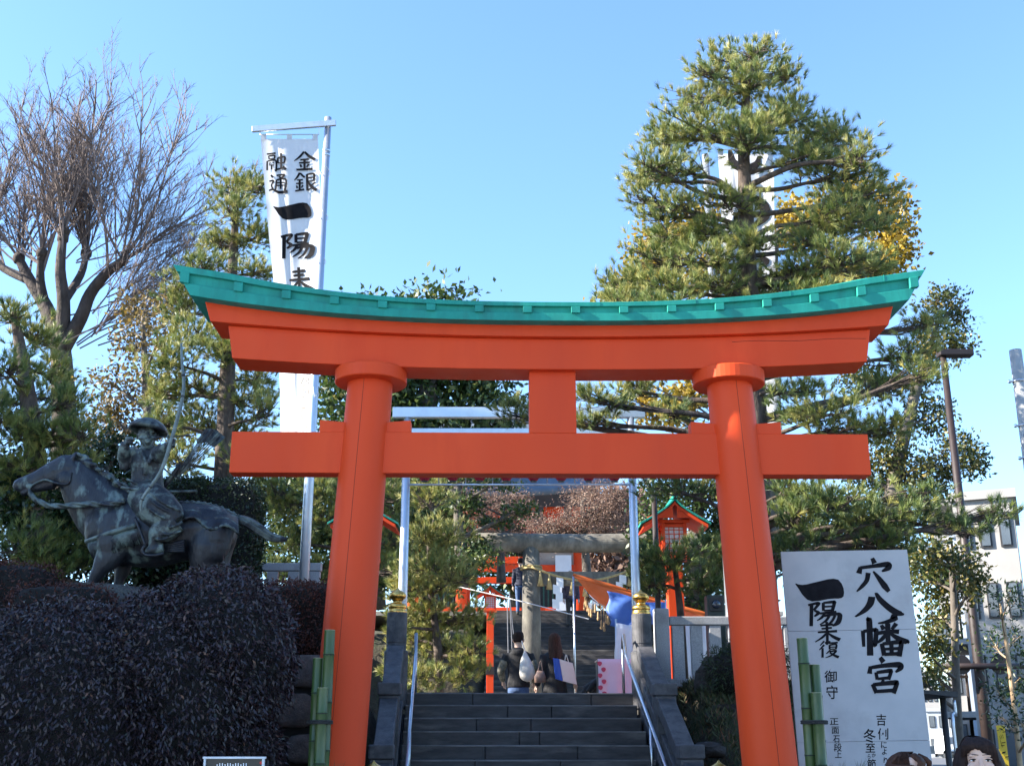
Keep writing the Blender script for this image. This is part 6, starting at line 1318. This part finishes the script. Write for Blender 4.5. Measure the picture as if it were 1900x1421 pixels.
# yellow upright notice
m_yel = M('yellow_plate', (.62, .40, .015), (.66, .43, .02), 5, .5)
yn = thing('notice_plate', 'narrow yellow upright notice with black writing beside the lamp post', 'sign', (P(1856, 1421, 18).x, 18, 0)); xa_, xb_ = P(1849, 1350, 18).x, P(1864, 1350, 18).x; z1 = P(1856, 1345, 18).z
b = MB(); b.box(((xa_ + xb_) / 2, 18, z1 - .6), (xb_ - xa_, .02, 1.2)); b.build('plate', m_yel, yn, .003)
b = MB(); b.cyl(((xa_ + xb_) / 2, 18.03, 0), ((xa_ + xb_) / 2, 18.03, z1), .02, n=8); b.build('stake', m_steel, yn)
for k in range(6):      # worn black writing, unreadable in the photograph
    zz = z1 - .07 - k * .15; c0 = (xa_ + xb_) / 2; rr_ = random.Random(k)
    for j in range(4):
        b = MB(); x_ = c0 + rr_.uniform(-.035, .02); z_ = zz - rr_.uniform(0, .09); dx_, dz_ = rr_.choice(((.05, .008), (.012, -.05), (.03, -.03)))
        b.hexa([Vector((x_, 17.985, z_)), Vector((x_ + dx_, 17.985, z_ + dz_)), Vector((x_ + dx_, 17.989, z_ + dz_)), Vector((x_, 17.989, z_)), Vector((x_, 17.985, z_ + .012)), Vector((x_ + dx_, 17.985, z_ + dz_ + .01)), Vector((x_ + dx_, 17.989, z_ + dz_ + .01)), Vector((x_, 17.989, z_ + .012))]); b.build('brush_mark', m_ink, yn)
# bus shelter
bs = thing('bus_shelter', 'dark roofed bus shelter on posts beyond the white sign', 'shelter', (P(1735, 1421, 14).x, 14, 0)); xp = P(1740, 1400, 14).x; zr_ = P(1735, 1296, 14).z
b = MB(); b.add([], []); pts = [Vector((xp - .9, 13.4, zr_ + .04)), Vector((xp - .4, 13.4, zr_ + .08)), Vector((xp + .09, 13.4, zr_ + .06)), Vector((xp + .08, 13.4, zr_)), Vector((xp - .4, 13.4, zr_ + .05)), Vector((xp - .9, 13.4, zr_ - .01))]; b.prism(pts, (0, 1.6, 0)); b.build('roof', m_black, bs)
for yy in (13.6, 14.8):
    b = MB(); b.cyl((xp - .02, yy, 0), (xp - .02, yy, zr_), .035, n=10); b.build('post', m_black, bs, smooth=True)
b = MB(); b.tube(curve([(xp + .07, 13.5, zr_ - .03), (xp + .07, 13.5, zr_ - .2), (xp + .03, 13.5, zr_ - .32), (xp + .05, 13.5, 0)], 4), .02, 8); b.build('drain_pipe', m_alu, bs, smooth=True)
# buildings along the street
def building(label, x0, x1, y0, y1, h, mat, rows, cols, wmat=m_win, bands=None, name='street_building', side='-Y'):
    o = thing(name, label, 'building', ((x0 + x1) / 2, (y0 + y1) / 2, 0), 'buildings along the street')
    b = MB(); b.box(((x0 + x1) / 2, (y0 + y1) / 2, h / 2), (x1 - x0, y1 - y0, h)); b.build('wall', mat, o)
    b = MB(); b.box(((x0 + x1) / 2, (y0 + y1) / 2, h + .15), (x1 - x0 + .3, y1 - y0 + .3, .3)); b.build('parapet', mat, o)
    fh = h / rows
    def win(c, d, ax):
        b = MB(); b.box(c, d); fm = b.build('window', m_black, o); e = Vector((0, -.03, 0)) if ax == 'y' else Vector((-.03, 0, 0))
        b = MB(); b.box(Vector(c) + e * 1.2, Vector(d) - Vector((.12, 0, .12)) if ax == 'y' else Vector(d) - Vector((0, .12, .12))); b.build('pane', wmat, fm)
    for r_ in range(rows):
        for c_ in range(cols[0]):
            w_ = (x1 - x0) / cols[0]; win((x0 + w_ * (c_ + .5), y0 - .02, fh * (r_ + .55)), (w_ * .6, .1, fh * .5), 'y')
        for c_ in range(cols[1]):
            w_ = (y1 - y0) / cols[1]; win((x0 - .02, y0 + w_ * (c_ + .5), fh * (r_ + .55)), (.1, w_ * .6, fh * .5), 'x')
        if bands:
            b = MB(); b.box((x0 - .55, (y0 + y1) / 2, fh * r_ + fh), (1.1, y1 - y0, .2)); b.build('balcony_slab', mat, o); b = MB(); b.box((x0 - 1.08, (y0 + y1) / 2, fh * r_ + fh + .6), (.05, y1 - y0, 1.0)); b.build('balcony_rail', m_blueg, o)
    return o
xq = lambda px, Y: P(px, 1340, Y).x
for o_, an in ((building('tall white building with a blue-grey stripe across the street', xq(1826, 62), xq(1858, 62), 62, 70, 11.9, m_bw, 4, (1, 0)), -22),
               (building('blue-grey slab building next to the tall white one', xq(1858, 61), xq(1884, 61), 61, 68, 11.9, m_blueg, 1, (0, 0)), -22),
               (building('white apartment block with balconies at the street edge', xq(1890, 40), xq(2000, 40), 40, 46, 9.7, m_bw, 4, (3, 0), bands=True), -24),
               (building('small white block with little windows beyond the crossing', xq(1700, 125), xq(1762, 125), 125, 131, 8.2, m_bw, 5, (6, 0)), -18),
               (building('low grey shop building beyond the crossing', xq(1738, 115), xq(1790, 115), 115, 120, 4.2, m_bg, 2, (3, 0)), -18),
               (building('pale low building far down the street', xq(1806, 140), xq(1900, 140), 140, 150, 5.5, m_bw, 3, (6, 0)), -20)): o_.rotation_euler.z = R(an)
# white van far down the road
v = thing('white_van', 'white van driving far down the street', 'van', (P(1779, 1402, 112).x, 112, 0)); vx = P(1779, 1400, 112).x
m_van = M('van_paint', (.7, .7, .7), (.74, .74, .74), 2, .3, coat=.5)
b = MB(); pr = [(-1.0, 0, .35), (-1.0, 0, 1.2), (-.86, .25, 2.0), (.86, .25, 2.0), (1.0, 0, 1.2), (1.0, 0, .35)]
fr_ = [Vector((vx + a, 112 + d, z)) for a, d, z in pr]; b.prism(fr_, (0, 4.6, 0)); b.build('body', m_van, v, .05)
b = MB(); b.add([(vx - .8, 111.98, 1.22), (vx + .8, 111.98, 1.22), (vx + .7, 112.17, 1.85), (vx - .7, 112.17, 1.85)], [(0, 1, 2, 3)]); b.build('windscreen', m_win, v, solid=.02)
for s in (-1, 1):
    b = MB(); b.box((vx + s * .75, 111.97, .85), (.3, .06, .2)); b.build('headlight', m_shide, v, .02)
    for yy in (112.9, 115.6):
        b = MB(); b.lathe((vx + s * .9, yy, .34), [(.34, -.1), (.34, .1)], 18, axis=(1, 0, 0)); b.build('wheel', m_black, v)
b = MB(); b.box((vx, 111.96, .5), (1.7, .06, .22)); b.build('bumper', m_black, v, .02)
# traffic signal
tsx = P(1786, 1342, 84); ts = thing('traffic_signal', 'traffic signal showing red over the distant crossing', 'traffic light', (tsx.x + 1.4, 84, 0))
b = MB(); b.tube([(tsx.x + 1.4, 84, 0), (tsx.x + 1.4, 84, tsx.z + .3)], .09, 10).cyl((tsx.x + 1.4, 84, tsx.z + .1), (tsx.x, 84, tsx.z + .1), .05, n=8); b.build('mast', m_conc, ts)
b = MB(); b.box((tsx.x - .2, 83.9, tsx.z), (1.25, .2, .42)); b.build('housing', m_black, ts, .05)
for k, (m_, dx) in enumerate(((M('red_signal', (.5, .01, .01), emit=((1, .03, .02), 6)), .2), (m_dkgreen, -.2), (m_dkgreen, -.58))):
    b = MB(); b.lathe((tsx.x + dx, 83.78, tsx.z), [(.15, 0), (.1, .05), (.01, .06)], 16, axis=(0, -1, 0)); b.build('signal_lens', m_, ts)
# steel railing along the street
gr_ = thing('street_railing', 'low dark street railing near the wispy young tree', 'railing', (P(1880, 1400, 30).x, 30, 0)); rx = P(1868, 1400, 30).x
for zz in (.45, .85):
    b = MB(); b.cyl((rx, 30, zz), (rx + 3, 31.5, zz), .03, n=8); b.build('rail', m_black, gr_)
for k in range(5):
    b = MB(); b.cyl((rx + k * .75, 30 + k * .375, 0), (rx + k * .75, 30 + k * .375, .9), .03, n=8); b.build('post', m_black, gr_)
# a few shrubs and trees beside the road to close the view
G_far = G_olive
for k, (px, py, Y, rr) in enumerate(((1838, 1340, 70, 26), (1815, 1330, 76, 24))):
    broadleaf(('round street-side tree far down the road beside the traffic signal', 'bare-twigged street tree far down the road')[k], Y, [(px, 1400, 0, .15), (px, 1350, 0, .1), (px, 1310, 0, .05)], [(px, py, rr, rr), (px - 10, py - 18, rr * .8, rr * .8), (px + 10, py + 10, rr * .8, rr * .8)], (G_olive, G_thin)[k], 2200, .3, .12, sub=14, group='street trees', name='street_tree')
# ------------------------------------------------------------------ unseen block added west of the shrine to shade the torii, hedges and stairs
building('unseen beige block added on the west side to cast shade on the torii and stairs', -34, -22, 1.0, 11.2, 18.0, M('beige_tile', (.42, .38, .33), (.48, .44, .38), 1, .7), 5, (3, 0), name='shade_block')
building('lower unseen beige wing added behind the shading block to shade the stairs', -32, -22.5, 11.2, 14.6, 15.2, MATS['beige_tile'], 4, (0, 0), name='shade_block')
